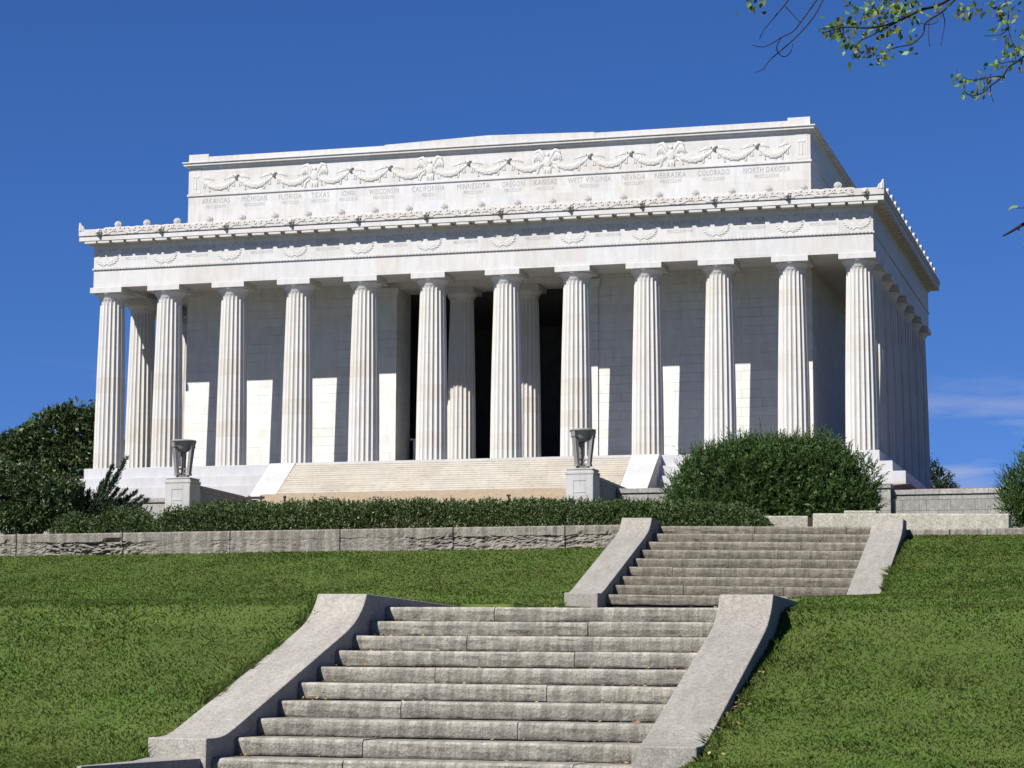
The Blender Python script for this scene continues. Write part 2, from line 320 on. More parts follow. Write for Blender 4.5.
# inner hall
def wall(x0,x1,y0,y1,z0=0,z1=13.15,m=M_CELLA,name='hall_wall'):
    mb = MB(); mb.box(x0,x1,y0,y1,z0,z1); return mb.build(name, m, hall)
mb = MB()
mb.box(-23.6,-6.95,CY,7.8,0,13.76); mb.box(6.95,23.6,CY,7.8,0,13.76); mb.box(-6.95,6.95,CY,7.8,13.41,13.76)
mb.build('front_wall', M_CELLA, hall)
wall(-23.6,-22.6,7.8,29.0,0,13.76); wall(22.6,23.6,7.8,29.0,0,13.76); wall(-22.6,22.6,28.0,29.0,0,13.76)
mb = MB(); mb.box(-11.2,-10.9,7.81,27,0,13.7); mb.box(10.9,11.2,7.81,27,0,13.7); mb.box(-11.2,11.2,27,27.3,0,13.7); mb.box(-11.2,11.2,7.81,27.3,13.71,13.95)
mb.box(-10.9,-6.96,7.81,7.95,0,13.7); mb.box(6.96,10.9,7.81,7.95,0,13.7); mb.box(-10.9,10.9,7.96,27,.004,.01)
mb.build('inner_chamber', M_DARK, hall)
for s in (-1,1):
    a = MB(); xa,xb = sorted((s*6.93,s*8.24)); a.box(xa,xb,CY-.13,CY-.005,0,12.78); an = a.build('anta', M_CELLA, hall, bevel=.01)
    k = MB(); k.box(xa-.05,xb+.05,CY-.19,CY-.005,12.78,12.90); k.box(xa-.10,xb+.10,CY-.25,CY-.005,12.90,13.08); k.box(xa-.18,xb+.18,CY-.33,CY-.005,13.08,13.40); k.build('capital', M_CELLA, an, bevel=.01)
mb = MB(); mb.box(-6.4,-6.05,7.0,7.25,0,2.4); mb.box(-6.6,-6.1,6.9,7.0,2.4,2.5); mb.build('door_post', M_CELLA, hall)
mb = MB(); mb.ring(26.6,.97,32.6,3.7,13.77,13.9); mb.build('portico_ceiling', M_CELLA, hall)

# entablature
mb = MB(); mb.ring(AX,FY,BY,2.1,H,14.70); arch = mb.build('architrave', M_ENT, hall, bevel=.012)
mb = MB(); mb.ring(AX+.08,FY-.08,BY+.08,2.1,14.705,14.84); mb.build('taenia', M_ENT, hall)
mb = MB(); mb.ring(AX,FY,BY,2.1,14.845,16.56); frieze = mb.build('frieze', M_ENT, hall)
mb = MB(); mb.ring(AX+.16,FY-.16,BY+.16,2.1,16.565,16.76); cor = mb.build('cornice', M_ENT, hall)
c = MB(); c.ring(AX+.84,FY-.84,BY+.84,2.9,16.765,17.06); c.build('corona', M_ENT, cor, bevel=.01)
c = MB(); c.ring(AX+.70,FY-.70,BY+.70,2.8,17.065,17.135); c.build('fillet', M_ENT, cor)
g = MB(); g.ring(AX+.88,FY-.88,BY+.88,1.2,17.14,17.62); gut = g.build('gutter', M_ORN, cor, bevel=.03)
mb = MB(); mb.box(-AX,AX,FY,BY,16.8,17.1); mb.build('roof_slab', M_ENT, hall)
# mutules
m = MB(); x = -28.05
xs = []
for i in range(11):
    a,b_ = CX[i],CX[i+1]; xs += [a+(b_-a)*j/4 for j in range(4)]
xs += [CX[11], CX[11]+1.05, CX[0]-1.05]
m.box(-.46,.46,-.80,-.165,16.59,16.762); mu0 = m.build('mutule', M_ENT, cor, loc=(xs[0],FY,0))
for x in xs[1:]:
    c = mu0.copy(); COL.objects.link(c); c.parent = cor; c.location = (x,FY,0)
ysd = [0]+SY
for i in range(7):
    for j in range(4):
        y = ysd[i]+(ysd[i+1]-ysd[i])*j/4
        c = mu0.copy(); COL.objects.link(c); c.parent = cor; c.location = (AX,y,0); c.rotation_euler = (0,0,math.pi/2)
# bead row under the frieze
m = MB()
for i in range(230):
    x = -28.5+i*57/229; m.box(x-.07,x+.07,FY-.115,FY-.082,14.73,14.81)
m.build('bead_row', M_ORN, hall)

# carved scrolls on the gutter face: one mesh of running curls
def curl(mb, c, rad, turn, axis, flip, thick, n=12):
    pts = []
    for i in range(n):
        t = i/(n-1); a = turn*t*flip+ (math.pi if flip>0 else 0); r = rad*(1-.75*t)
        u,w = r*math.cos(a), r*math.sin(a)
        pts.append((c[0]+u,c[1],c[2]+w) if axis=='x' else (c[0],c[1]+u,c[2]+w))
    mb.tube(pts, [thick*(1-.4*i/n) for i in range(n)], 5)
sc_ = MB(); yg = FY-.885
ant_x = []; lion_x = list(CX[1:11])+[-27.9,28.25]
for i in range(11):
    a,b_ = CX[i],CX[i+1]; ant_x += [a+(b_-a)*.25, a+(b_-a)*.75]
for i in range(11):
    a,b_ = CX[i],CX[i+1]
    for q in range(4):          # each quarter bay: a rising stem that ends in two curls, mirrored about the antefix
        m0 = a+(b_-a)*(q//2*.5+.25); s = -1 if q%2 == 0 else 1; L = (b_-a)*.25
        sc_.tube([(m0+s*L*t, yg, 17.30+.10*math.sin(t*5.2)+rng.uniform(-.01,.01)) for t in np.linspace(.06,.95,12)], .035, 5)
        curl(sc_, (m0+s*L*.30,yg,17.47), .115, 5.0, 'x', s, .05); curl(sc_, (m0+s*L*.62,yg,17.27), .105, 5.0, 'x', -s, .048); curl(sc_, (m0+s*L*.86,yg,17.45), .09, 5.0, 'x', s, .045)
        for k in range(3): sc_.ball((m0+s*L*(.18+.3*k),yg-.01,17.56+rng.uniform(-.03,.06)), .055, (1.2,.7,1), 5)
for i in range(66):
    y = -1.6+i*36.8/65
    curl(sc_, (AX+.885,y,17.38), .15, 5.2, 'y', 1 if i%2 else -1, .045)
for i in range(11):
    a,b_ = CX[i],CX[i+1]; n_ = 61          # leafy crest that swells towards each antefix
    sc_.tube([(a+(b_-a)*t, yg+.12, 17.61+.055*abs(math.sin(t*math.pi*6))+.05*max(0,math.cos(t*4*math.pi+math.pi))) for t in np.linspace(0,1,n_)], [.06+.025*abs(math.sin(k*1.9)) for k in range(n_)], 5)
sc_.build('scroll_carving', M_ORN, gut, smooth=True)
def antefix_mesh():
    mb = MB(); out = [(-.30,.04),(-.22,.14),(-.25,.24)]
    for i in range(15):
        a = math.pi*(.06+.88*i/14); out.append((-.31*math.cos(a), .30+.33*math.sin(a)))
    out += [(.25,.24),(.22,.14),(.30,.04)]
    prof = [(-.30,-.02)]+out+[(.30,-.02)]
    mb.prism_y(prof, -.10, .10)
    for i in range(7):
        a = math.pi*(i+.5)/7; mb.tube([(0,-.10,.16),(-.13*math.cos(a),-.13,.30+.10*math.sin(a)),(-.25*math.cos(a),-.10,.31+.25*math.sin(a))],[.02,.04,.025],5)
    for s in (-1,1): curl(mb, (s*.36,-.08,.02), .12, 5.0, 'x', s, .045)
    return mb
af = antefix_mesh().build('antefix', M_ORN, gut, loc=(ant_x[0],FY-.76,17.60)); af.scale = (.9,.8,.86)
for x in ant_x[1:]:
    c = af.copy(); COL.objects.link(c); c.parent = gut; c.location = (x,FY-.76,17.60)
for i in range(7):
    for f in (.25,.75):
        y = ysd[i]+(ysd[i+1]-ysd[i])*f
        for s in (1,):
            c = af.copy(); COL.objects.link(c); c.parent = gut; c.location = (s*(AX+.76),y,17.60); c.rotation_euler = (0,0,s*math.pi/2)
for sx in (-1,1):       # pointed corner palmettes
    mb = MB(); mb.prism_z([(0,0),(.42,.0),(.30,.30),(0,.42)],0,.1)
    mb.tube([(.10,.10,.0),(.08,.08,.3),(.02,.02,.62)],[.2,.17,.05],8); mb.tube([(.32,.05,.0),(.26,.04,.25),(.1,.03,.42)],[.13,.10,.03],6); mb.tube([(.05,.32,.0),(.04,.26,.25),(.03,.1,.42)],[.13,.10,.03],6)
    o = mb.build('corner_palmette', M_ORN, gut, loc=(sx*(AX+.84),FY-.84,17.55)); o.scale = (-sx,1,1.0)
def lion_mesh():
    mb = MB(); mb.ball((0,-.05,0),.17,(1,.9,1.1)); mb.ball((0,-.2,-.05),.10,(1,1,.9)); mb.ball((-.1,-.08,.13),.06); mb.ball((.1,-.08,.13),.06)
    for k in range(9):
        a = math.pi*2*k/9; mb.ball((.19*math.cos(a),0,.19*math.sin(a)),.08)
    mb.box(-.06,.06,-.2,.0,-.24,-.14); return mb
ln = lion_mesh().build('lion_head', M_ORN, gut, smooth=True, loc=(lion_x[0],FY-.94,17.37))
for x in lion_x[1:]:
    c = ln.copy(); COL.objects.link(c); c.parent = gut; c.location = (x,FY-.94,17.37)

# lettering
def text_mesh(items, extr=.012):
    """items: (text, x centre, z of the baseline, letter height, width)"""
    out = MB()
    for t,x,z,h,w in items:
        cu = bpy.data.curves.new('letters','FONT'); cu.body = t; cu.size = 1; cu.extrude = 0; cu.resolution_u = 2; cu.space_character = 1.12
        ob = bpy.data.objects.new('letters',cu); COL.objects.link(ob)
        dg = bpy.context.evaluated_depsgraph_get(); me = bpy.data.meshes.new_from_object(ob.evaluated_get(dg))
        vs = [tuple(v.co) for v in me.vertices]; fs = [tuple(p.vertices) for p in me.polygons]
        bpy.data.objects.remove(ob); bpy.data.curves.remove(cu); bpy.data.meshes.remove(me)
        if not vs: continue
        x0 = min(v[0] for v in vs); x1 = max(v[0] for v in vs); z0 = min(v[1] for v in vs); z1 = max(v[1] for v in vs)
        out.add([(x+((v[0]-x0)/(x1-x0)-.5)*w, 0, z+(v[1]-z0)/(z1-z0)*h) for v in vs], fs)
    return out
ST = [('ARKANSAS','MDCCCXXXVI',-21.41),('MICHIGAN','MDCCCXXXVII',-18.30),('FLORIDA','MDCCCXLV',-15.41),('TEXAS','MDCCCXLV',-13.02),('IOWA','MDCCCXLVI',-10.81),
 ('WISCONSIN','MDCCCXLVIII',-8.03),('CALIFORNIA','MDCCCL',-4.58),('MINNESOTA','MDCCCLVIII',-1.12),('OREGON','MDCCCLIX',1.89),('KANSAS','MDCCCLXI',4.34),
 ('WEST VIRGINIA','MDCCCLXIII',7.63),('NEVADA','MDCCCLXIV',10.89),('NEBRASKA','MDCCCLXVII',13.60),('COLORADO','MDCCCLXXVI',16.73),('NORTH DAKOTA','MDCCCLXXXIX',20.54)]
lw = {'I':.45}
def wid(t,k): return k*sum(.45 if ch=='I' else (1.25 if ch in 'MW' else (.7 if ch==' ' else 1)) for ch in t)
AY = 4.48
attic_items = []
for nme,d,x in ST:
    attic_items.append((nme,x,20.50,.40,wid(nme,.285))); attic_items.append((d,x,20.12,.25,wid(d,.165)))
FN = [('DELAWARE','MDCCLXXXVII'),('PENNSYLVANIA','MDCCLXXXVII'),('NEW JERSEY','MDCCLXXXVII'),('GEORGIA','MDCCLXXXVIII'),('CONNECTICUT','MDCCLXXXVIII'),('MASSACHUSETTS','MDCCLXXXVIII'),
 ('MARYLAND','MDCCLXXXVIII'),('SOUTH CAROLINA','MDCCLXXXVIII'),('NEW HAMPSHIRE','MDCCLXXXVIII'),('VIRGINIA','MDCCLXXXVIII'),('NEW YORK','MDCCLXXXVIII')]
fri = []
for i,(nme,d) in enumerate(FN):
    x = (CX[i]+CX[i+1])/2; fri.append((nme,x,15.86,.36,min(2.9,wid(nme,.27)))); fri.append((d,x,15.36,.22,wid(d,.17)))
for i in range(0,len(fri),2): text_mesh(fri[i:i+2]).build('inscription', M_INK, frieze, loc=(0,FY-.006,0))
# wreaths of the frieze: two crossed branches of leaves
def wreath_mesh():
    mb = MB()
    for s in (-1,1):
        for k in range(9):
            a = -math.pi/2 + s*(.12+k*.27); cx, cz = .70*math.cos(a), .46*math.sin(a)+.02
            t = math.atan2(.46*math.cos(a), -.70*math.sin(a)) + (0 if s > 0 else math.pi)
            for side,L in ((-.75,.34),(-.25,.36),(.3,.36),(.85,.34)):
                aa = t+side
                mb.tube([(cx,-.03,cz),(cx+.5*L*math.cos(aa),-.085,cz+.5*L*math.sin(aa)),(cx+L*math.cos(aa),-.03,cz+L*math.sin(aa))],[.05,.075,.02],5)
    mb.tube([(-.3,-.03,-.6),(0,-.09,-.45),(.3,-.03,-.6)],.06,5); return mb
wr = wreath_mesh().build('wreath', M_ENT, frieze, smooth=True, loc=(CX[0]-.05,FY,15.62))
wr.scale = (1,.24,1)
for x in CX[1:]:
    c = wr.copy(); COL.objects.link(c); c.parent = frieze; c.scale = (1,.24,1); c.location = (x,FY,15.62)

# attic
mb = MB(); mb.ring(23.65,AY,29.1,1.0,17.0,23.38); attic = mb.build('attic_wall', M_ATT, hall)
mb = MB(); mb.box(-22.7,22.7,5.4,28.15,23.1,23.5); mb.build('attic_roof', M_ENT, hall)
mb = MB(); mb.ring(23.74,AY-.09,29.19,.6,21.10,21.27); mb.build('string_course', M_ATT, attic, bevel=.02)
for i in range(0,len(attic_items),2): text_mesh(attic_items[i:i+2]).build('inscription', M_INK, attic, loc=(0,AY-.006,0))
mb = MB(); mb.ring(23.77,AY-.12,29.22,1,23.29,23.415); mb.ring(23.97,AY-.32,29.42,1,23.42,23.60); mb.ring(24.06,AY-.41,29.51,1,23.605,23.70); mb.ring(23.80,AY-.15,29.25,1,23.705,23.752); mb.build('attic_cornice', M_ATT, hall, bevel=.015)
mb = MB(); mb.ring(23.65,AY,29.1,1.0,23.755,24.13); cop = mb.build('coping', M_ATT, hall, bevel=.01)
for s in (-1,1):
    mb = MB(); xa,xb = sorted((s*22.05,s*23.66)); mb.box(xa,xb,AY-.02,AY+1.0,23.755,24.34); mb.build('corner_block', M_ATT, cop, bevel=.015)
mb = MB(); mb.prism_y([(-8.0,23.76),(8.0,23.76),(8.0,24.19),(0,24.43),(-8.0,24.19)], AY-.02, AY+1.0); mb.build('raised_parapet', M_ATT, cop, bevel=.01)
# festoons: fifteen swags, bosses and ribbons, four eagles, two corner fasces
BX = [-22.55]+[-22.85+3.047*k for k in range(1,15)]+[22.3]
EA = [-13.5,-4.45,4.48,13.62]; ZB = 22.46
sw0 = None
def swag_mesh():
    mb = MB(); n = 24; pts=[]; rad=[]
    for i in range(n):
        t = i/(n-1); x = -1.42+2.84*t; z = -.10-.66*math.sin(math.pi*t)**.85
        pts.append((x,-.06,z)); rad.append(.06+.17*math.sin(math.pi*t)**1.3)
    mb.tube(pts, rad, 10)
    for i in range(80):
        t = .12+.76*rng.random(); x = -1.42+2.84*t; z = -.10-.66*math.sin(math.pi*t)**.85; r = .06+.17*math.sin(math.pi*t)**1.3
        a = rng.uniform(.15,math.pi-.15); mb.ball((x,-.06-r*math.sin(a)*.85,z+r*math.cos(a)),.055+.03*rng.random(),n=5)
    for s in (-1,1):          # hanging ribbons and palm sprays beside the bosses
        mb.tube([(s*.80,-.05,-.20),(s*.74,-.10,-.55),(s*.80,-.06,-.85),(s*.73,-.06,-1.05)],[.06,.05,.055,.07],5)
        mb.tube([(s*1.42,-.05,-.05),(s*1.22,-.07,-.35),(s*1.28,-.06,-.72),(s*1.10,-.06,-.72),(s*1.06,-.05,-.45),(s*1.15,-.05,-.35)],[.06,.045,.045,.045,.04,.02],5)
        for k in range(5):
            a = -.05+.2*k; mb.tube([(s*1.30,-.02,.0),(s*(1.30-.45*math.cos(a)),-.05,.0+.34*math.sin(a)*.7),(s*(1.30-.92*math.cos(a)),-.02,.26*math.sin(a)-.22)],[.035,.06,.012],5)
    return mb
def boss_mesh():
    mb = MB(); mb.ball((0,-.08,0),.15); mb.ball((0,-.2,0),.08); mb.tube([(-.25,-.05,.1),(0,-.1,.16),(.25,-.05,.1)],.05,5); return mb
sw0 = swag_mesh().build('garland', M_REL, attic, smooth=True, loc=((BX[0]+BX[1])/2,AY,ZB)); sw0.scale = (1,.32,1)
for i in range(1,15):
    c = sw0.copy(); COL.objects.link(c); c.parent = attic; c.location = ((BX[i]+BX[i+1])/2,AY,ZB); c.scale = ((BX[i+1]-BX[i])/3.047,.32,1)
b0 = None
for i in range(1,15):
    if i%3 == 0: continue
    if b0 is None: b0 = boss_mesh().build('boss', M_REL, attic, smooth=True, loc=(BX[i],AY,ZB))
    else:
        c = b0.copy(); COL.objects.link(c); c.parent = attic; c.location = (BX[i],AY,ZB)
def eagle_mesh():
    mb = MB(); mb.ball((0,-.16,-.05),.30,(.85,.7,1.45),10); mb.ball((0,-.25,.48),.14,(1,1,1.1)); mb.tube([(0.02,-.33,.49),(.1,-.38,.46),(.13,-.38,.39)],[.05,.04,.01],5)
    for s in (-1,1):
        mb.tube([(s*.15,-.12,.12),(s*.34,-.17,.52),(s*.55,-.18,.78),(s*.80,-.14,.72),(s*.90,-.1,.50)],[.10,.13,.13,.10,.05],8)
        for k in range(7):
            t = k/6; x0 = .22+.60*t; z0 = .30+.42*math.sin(t*2.4)
            mb.tube([(s*x0,-.08,z0),(s*(x0+.05+.06*t),-.13,z0-.30),(s*(x0-.02+.16*t),-.05,z0-.62-.10*(1-t))],[.07,.085,.03],5)
        mb.tube([(s*.14,-.16,-.42),(s*.20,-.2,-.66),(s*.17,-.16,-.92)],[.12,.07,.08],6)
        mb.tube([(s*.17,-.16,-.92),(s*.30,-.18,-.98)],.05,5)
        mb.tube([(s*.42,-.06,-.28),(s*.66,-.10,-.48),(s*.74,-.08,-.80),(s*.90,-.07,-.98),(s*.62,-.06,-1.0)],[.08,.09,.08,.06,.03],6)
    mb.tube([(0,-.14,-.4),(0,-.14,-.7),(0,-.08,-.95)],[.13,.12,.15],6); return mb
e0 = eagle_mesh().build('eagle', M_REL, attic, smooth=True, loc=(EA[0],AY,22.22)); e0.scale = (1.05,.3,1.05)
for x in EA[1:]:
    c = e0.copy(); COL.objects.link(c); c.parent = attic; c.location = (x,AY,22.22)
for s in (-1,1):
    mb = MB(); mb.box(-.40,.40,-.06,0,-.95,.92); mb.box(-.44,.44,-.09,0,.80,.94)
    mb.tube([(0,-.12,-.62),(0,-.12,.3)],.07,8); mb.ball((-.14,-.1,.36),.14,(1,.6,.8)); mb.ball((.14,-.1,.36),.14,(1,.6,.8)); mb.tube([(-.22,-.08,-.6),(-.22,-.08,.2)],.05,6); mb.tube([(.22,-.08,-.6),(.22,-.08,.2)],.05,6)
    mb.build('fasces', M_REL, attic, smooth=False, loc=(s*23.05,AY,22.26)).scale = (1,.25,1)
# ------------------------------------------------------------------ terrace, pedestals, tripods
def terrace(x0, x1, y0, z0, name, label):
    t = empty(name, ((x0+x1)/2, y0, -7.0)); tag(t, label, 'retaining wall')
    ox, oz = -(x0+x1)/2, 7.0
    mb = MB(); mb.box(x0+ox,x1+ox,.06,1.2,-.6,z0-.30+oz); mb.build('wall_face', M_ASH, t)
    c = MB(); c.box(x0-.04+ox,x1+.04+ox,-.03,1.3,z0-.295+oz,z0+oz); c.build('cap_course', M_ASH, t, bevel=.02)
    return t
terrace(13.99, 31.0, -14.0, -3.36, 'retaining_wall', 'grey granite retaining wall behind the big round yew, its cap ending in a small step')
terrace(31.04, 44.0, -13.5, -3.74, 'retaining_wall', 'lower grey granite retaining wall running to the right edge below the open sky')
terrace(-39.0, -13.99, -14.0, -3.36, 'retaining_wall', 'grey granite retaining wall behind the dark juniper, left of the left tripod pedestal')
mb = MB()
for (x0,x1,zf,yf) in ((-60,-14.0,-3.42,-13),(14.0,31.0,-3.42,-13),(31.0,60,-3.82,-12.6)):
    mb.prism_x([(yf,zf),(-3.0,-2.42 if zf > -3.6 else -2.80),(60,-2.42 if zf > -3.6 else -2.80),(60,-7),(yf,-7)], x0, x1)
tag(mb.build('terrace_ground', M_DIRT), kind='structure')
mb = MB(); mb.prism_x([(-5.7,-2.66),(-8.0,-2.72),(-15.5,-6.2),(-15.5,-7),(-5.7,-7)], -12.24, 12.24)
tag(mb.build('entrance_path', M_SAND), kind='structure')

def pedestal(s, label):
    x0,x1 = sorted((s*12.26,s*13.96)); xc = (x0+x1)/2; h = 1.70/2
    t = tag(empty('pedestal',(xc,-19.45,-6.10)), label, 'pedestal', 'pedestals flanking the entrance stairs')
    mb = MB(); mb.box(-h,h,-.8,.85,0,3.12); mb.build('base_block', M_PED, t, bevel=.015)
    c = MB(); c.box(-h-.03,h+.03,-.83,.88,3.125,3.30); c.box(-h+.06,h-.06,-.74,.79,3.30,3.40); c.box(-h+.02,h-.02,-.78,.83,3.40,3.47); c.build('cap', M_PED, t, bevel=.015)
    f = MB()        # raised border that leaves a sunk panel on the front
    f.box(-h+.02,-.38,-.825,-.802,.2,2.9); f.box(.38,h-.02,-.825,-.802,.2,2.9); f.box(-.379,.379,-.825,-.802,2.72,2.9); f.box(-.379,.379,-.825,-.802,2.0,2.03); f.build('panel_frame', M_PED, t, bevel=.006)
    w = MB(); w.box(-h+.05,h-.05,.88,8.2,0,2.85); w.build('flank_wall', M_ASH, t)
    w = MB(); w.prism_x([(.885,2.855),(8.3,2.855),(8.3,3.0),(.885,3.07)],-h-.02,h+.02); w.build('flank_cap', M_ASH, t, bevel=.015)
    return xc
def tripod(xc, label):
    t = tag(empty('tripod_urn',(xc,-19.45,-2.63)), label, 'tripod', 'stone tripods on the entrance pedestals')
    mb = MB(); mb.prism_z([(.52*math.cos(R(60*k+30)),.52*math.sin(R(60*k+30))) for k in range(6)],0,.09); mb.prism_z([(.42*math.cos(R(60*k+30)),.42*math.sin(R(60*k+30))) for k in range(6)],.09,.17); mb.build('foot_plate', M_TRIPOD, t, bevel=.01)
    b = MB(); b.lathe([(.04,1.66),(.22,1.68),(.38,1.76),(.50,1.90),(.58,2.10),(.66,2.24),(.70,2.29),(.80,2.31),(.82,2.36),(.80,2.42),(.72,2.44),(.66,2.40),(.5,2.2),(.04,2.1)],36); bo = b.build('bowl', M_TRIPOD, t)
    for p in bo.data.polygons: p.use_smooth = len(p.vertices) == 4
    st = MB(); st.lathe([(.10,.17),(.16,.24),(.10,.4),(.085,.9),(.10,1.5),(.16,1.64),(.05,1.655)],16); st.build('stem', M_TRIPOD, t, smooth=True)
    for k in range(3):
        a = R(232+120*k); ca,sa = math.cos(a),math.sin(a)
        g = MB()
        def P(r,u,z): return (r*ca-u*sa, r*sa+u*ca, z)
        def bar(r0,r1,z0,z1,w0,w1,d0,d1):
            g.add([P(r0-d0,-w0,z0),P(r0+d0,-w0,z0),P(r0+d0,w0,z0),P(r0-d0,w0,z0),P(r1-d1,-w1,z1),P(r1+d1,-w1,z1),P(r1+d1,w1,z1),P(r1-d1,w1,z1)],[(0,3,2,1),(4,5,6,7),(0,1,5,4),(1,2,6,5),(2,3,7,6),(3,0,4,7)])
        bar(.42,.62,.18,1.93,.15,.185,.09,.10)
        bar(.62,.64,1.935,2.0,.21,.22,.13,.14); bar(.645,.68,2.005,2.28,.19,.22,.10,.11)
        for u in (-.07,.0,.07):
            bar(.53,.72,.35,1.85,.03,.035,.02,.02) if u == 0 else None
        bar(.43,.43,.171,.33,.19,.17,.13,.11)
        g.tube([P(.52,-.16,2.08),P(.56,-.16,2.14),P(.62,-.16,2.12),P(.60,-.16,2.05)],.035,6); g.tube([P(.52,.16,2.08),P(.56,.16,2.14),P(.62,.16,2.12),P(.60,.16,2.05)],.035,6)
        leg = g.build('leg', M_TRIPOD, t)
        c = MB(); pts = []
        for i in range(14):
            th = 4.9*i/13; r = .20*(1-.4*i/13); pts.append(P(.20+r*math.cos(th+.8)*.9,0,.42+r*math.sin(th+.8)))
        c.tube(pts,.05,6); c.build('scroll', M_TRIPOD, leg, smooth=True)
for s,lab in ((-1,'left'),(1,'right')):
    xc = pedestal(s, {'left':'pale stone pedestal with a sunk panel, farther left, beside the dark juniper','right':'pale stone pedestal with a sunk panel in front of the right stair cheek'}[lab])
    tripod(xc, {'left':'grey stone tripod urn on the left pedestal, against the second sunlit column','right':'grey stone tripod urn on the right pedestal, against the column beside the dark doorway'}[lab])

# small things in front of the entrance stairs
b = tag(empty('barrier',(-11.2,-11.9,-4.35)), 'low dark two-rail barrier at the foot of the left stair cheek', 'barrier')
for x in (-.42,.42):
    p = MB(); p.box(x-.06,x+.06,-.06,.06,0,1.22); p.build('post', M_DIRT, b)
for z in (.72,1.05):
    p = MB(); p.box(-.62,.70,-.10,-.062,z-.09,z+.09); p.build('rail', M_METAL, b)
p = MB(); p.lathe([(.07,0),(.07,1.0),(.11,1.03),(.11,1.12),(.05,1.17)],12)
tag(p.build('bollard', M_METAL, loc=(-9.45,-11.0,-4.28), smooth=True), 'thin black bollard on the sandy path before the entrance stairs', 'bollard')
p = MB(); p.tube([(0,0,0),(.01,0,.5),(0,0,.86)],[.018,.016,.014],8); p.box(-.03,.03,-.03,.03,.84,.87)
tag(p.build('metal_stake', M_METAL, loc=(37.25,-121.0,-13.8)), 'thin black stake standing up out of the long clipped hedge', 'stake')

# ------------------------------------------------------------------ granite stairs up the bank
RS = .155
def flight(name, label, S, a, T, n, w, cw, cs, prof_l, prof_r, joints, smat):
    t = tag(empty(name, S, (0,-cs*-1 if False else math.atan(-cs), -a)), label, 'staircase')
    for k in range(n):
        rim_light_foot_tone = []; mb = MB(); cuts = [-w/2+.004]+[-w/2+f*w for f in joints[k%len(joints)]]+[w/2-.004]
        for i in range(len(cuts)-1):
            jy = rng.uniform(-.006,.006); jz = rng.uniform(-.004,.004)
            x0 = cuts[i]+(.0035 if i else 0); x1 = cuts[i+1]-(.0035 if i < len(cuts)-2 else 0)
            nx = max(6,int((x1-x0)/.07)); tones = [-1,-1,-1,-.22,-.05,.0,.15,1,.8,.1,0,0,0]; prof = [(.03,-RS-.05),(.03,-RS+.014),(.004,-RS+.014),(.001,-RS+.034),(-.004,-RS*.5),(-.002,-.042),(.004,-.022),(.018,-.006),(.04,0.0),(T*.5,.004),(T+.08,.006),(T+.08,-RS-.05)]
            m = len(prof); vs = []; rim_light_foot_tone += [tones[q]+.25*mnoise.noise(Vector((ix*.21,k*1.7,q))) for ix in range(nx+1) for q in range(m)]
            for ix in range(nx+1):
                x = x0+(x1-x0)*ix/nx
                for q,(y,z) in enumerate(prof):
                    ny = mnoise.noise(Vector((x*4,k*3.1+q*.9,i)))*.010 if 2 <= q <= 7 else 0
                    nz = mnoise.noise(Vector((x*3,k*2.7,9+i)))*.004 if 5 <= q <= 10 else 0
                    vs.append((x, y+jy+ny+k*T, z+jz+nz+k*RS))
            fs = [(ix*m+q,(ix+1)*m+q,(ix+1)*m+(q+1)%m,ix*m+(q+1)%m) for ix in range(nx) for q in range(m)]
            fs = [f[::-1] for f in fs]
            fs += [tuple(range(m))[::-1], tuple(range(nx*m,nx*m+m))]
            mb.add(vs, fs)
        o = mb.build('step', smat, t); o.data.attributes.new('rim_light_foot_tone','FLOAT','POINT').data.foreach_set('value', rim_light_foot_tone)  # per-vertex tone: painted highlight along the nose, darker towards the riser foot
    for s,prof in ((-1,prof_l),(1,prof_r)):
        mb = MB(); xa,xb = sorted((s*w/2, s*(w/2+cw))); mb.prism_x(prof, xa, xb)
        o = mb.build('cheek_wall', M_CHEEK, t, bevel=.012)
    return t
T1 = .5138
def lowprof():
    q = RS/T1; L = lambda y: .0835+q*y
    return [(-.12,-.6),(-.12,.160),(.08,.162),(.18,.168),(.28,.180),(.38,.202),(.50,L(.5)),(1.5,L(1.5)),(2.6,L(2.6)),(3.35,L(3.35)),(3.50,1.145),(3.64,1.20),(3.77,1.27),(3.88,1.345),(3.96,1.42),(4.02,1.50),(9.5,1.50),(9.5,.5),(4.3,.2),(1.0,-.6)]
JL = [(.655,),(.32,),(.66,),(.325,)]
JL = [(.32,.86),(.32,),(.657,),(.322,),(.657,),(.323,),(.66,),(.326,),(.63,),(.325,)]
S1 = (42.047,-140.516,-16.752); A1 = -.02317; W1 = 3.503; C1 = .514
S2 = (41.834,-126.126,-14.844); A2 = -.03008; W2 = 3.38; C2 = .477
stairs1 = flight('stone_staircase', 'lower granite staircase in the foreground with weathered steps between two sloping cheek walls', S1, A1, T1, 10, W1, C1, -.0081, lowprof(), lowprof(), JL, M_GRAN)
mb = MB(); mb.prism_z([(-2.27,.3),(-2.27,-.12),(-1.98,-1.1),(-1.84,-2.4),(-1.80,-2.4),(-1.80,.3)],-.5,.0); mb.build('side_slab', M_CHEEK, stairs1, bevel=.01)
mb = MB(); mb.prism_x([(10*T1+.08,1.400),(14.3,1.735),(14.3,1.2),(10*T1+.08,1.0)], -1.745, 1.745); mb.build('landing', M_GRAN, stairs1)
for k in range(1,4):    # the flight goes on down towards the viewer
    mb = MB(); mb.box(-1.74,1.74,-k*T1,-k*T1+T1+.03,-k*RS-RS-.05,-k*RS); mb.build('step', M_GRAN, stairs1, bevel=.012)
T2 = .4919
L2 = lambda y: .0912+RS/T2*y
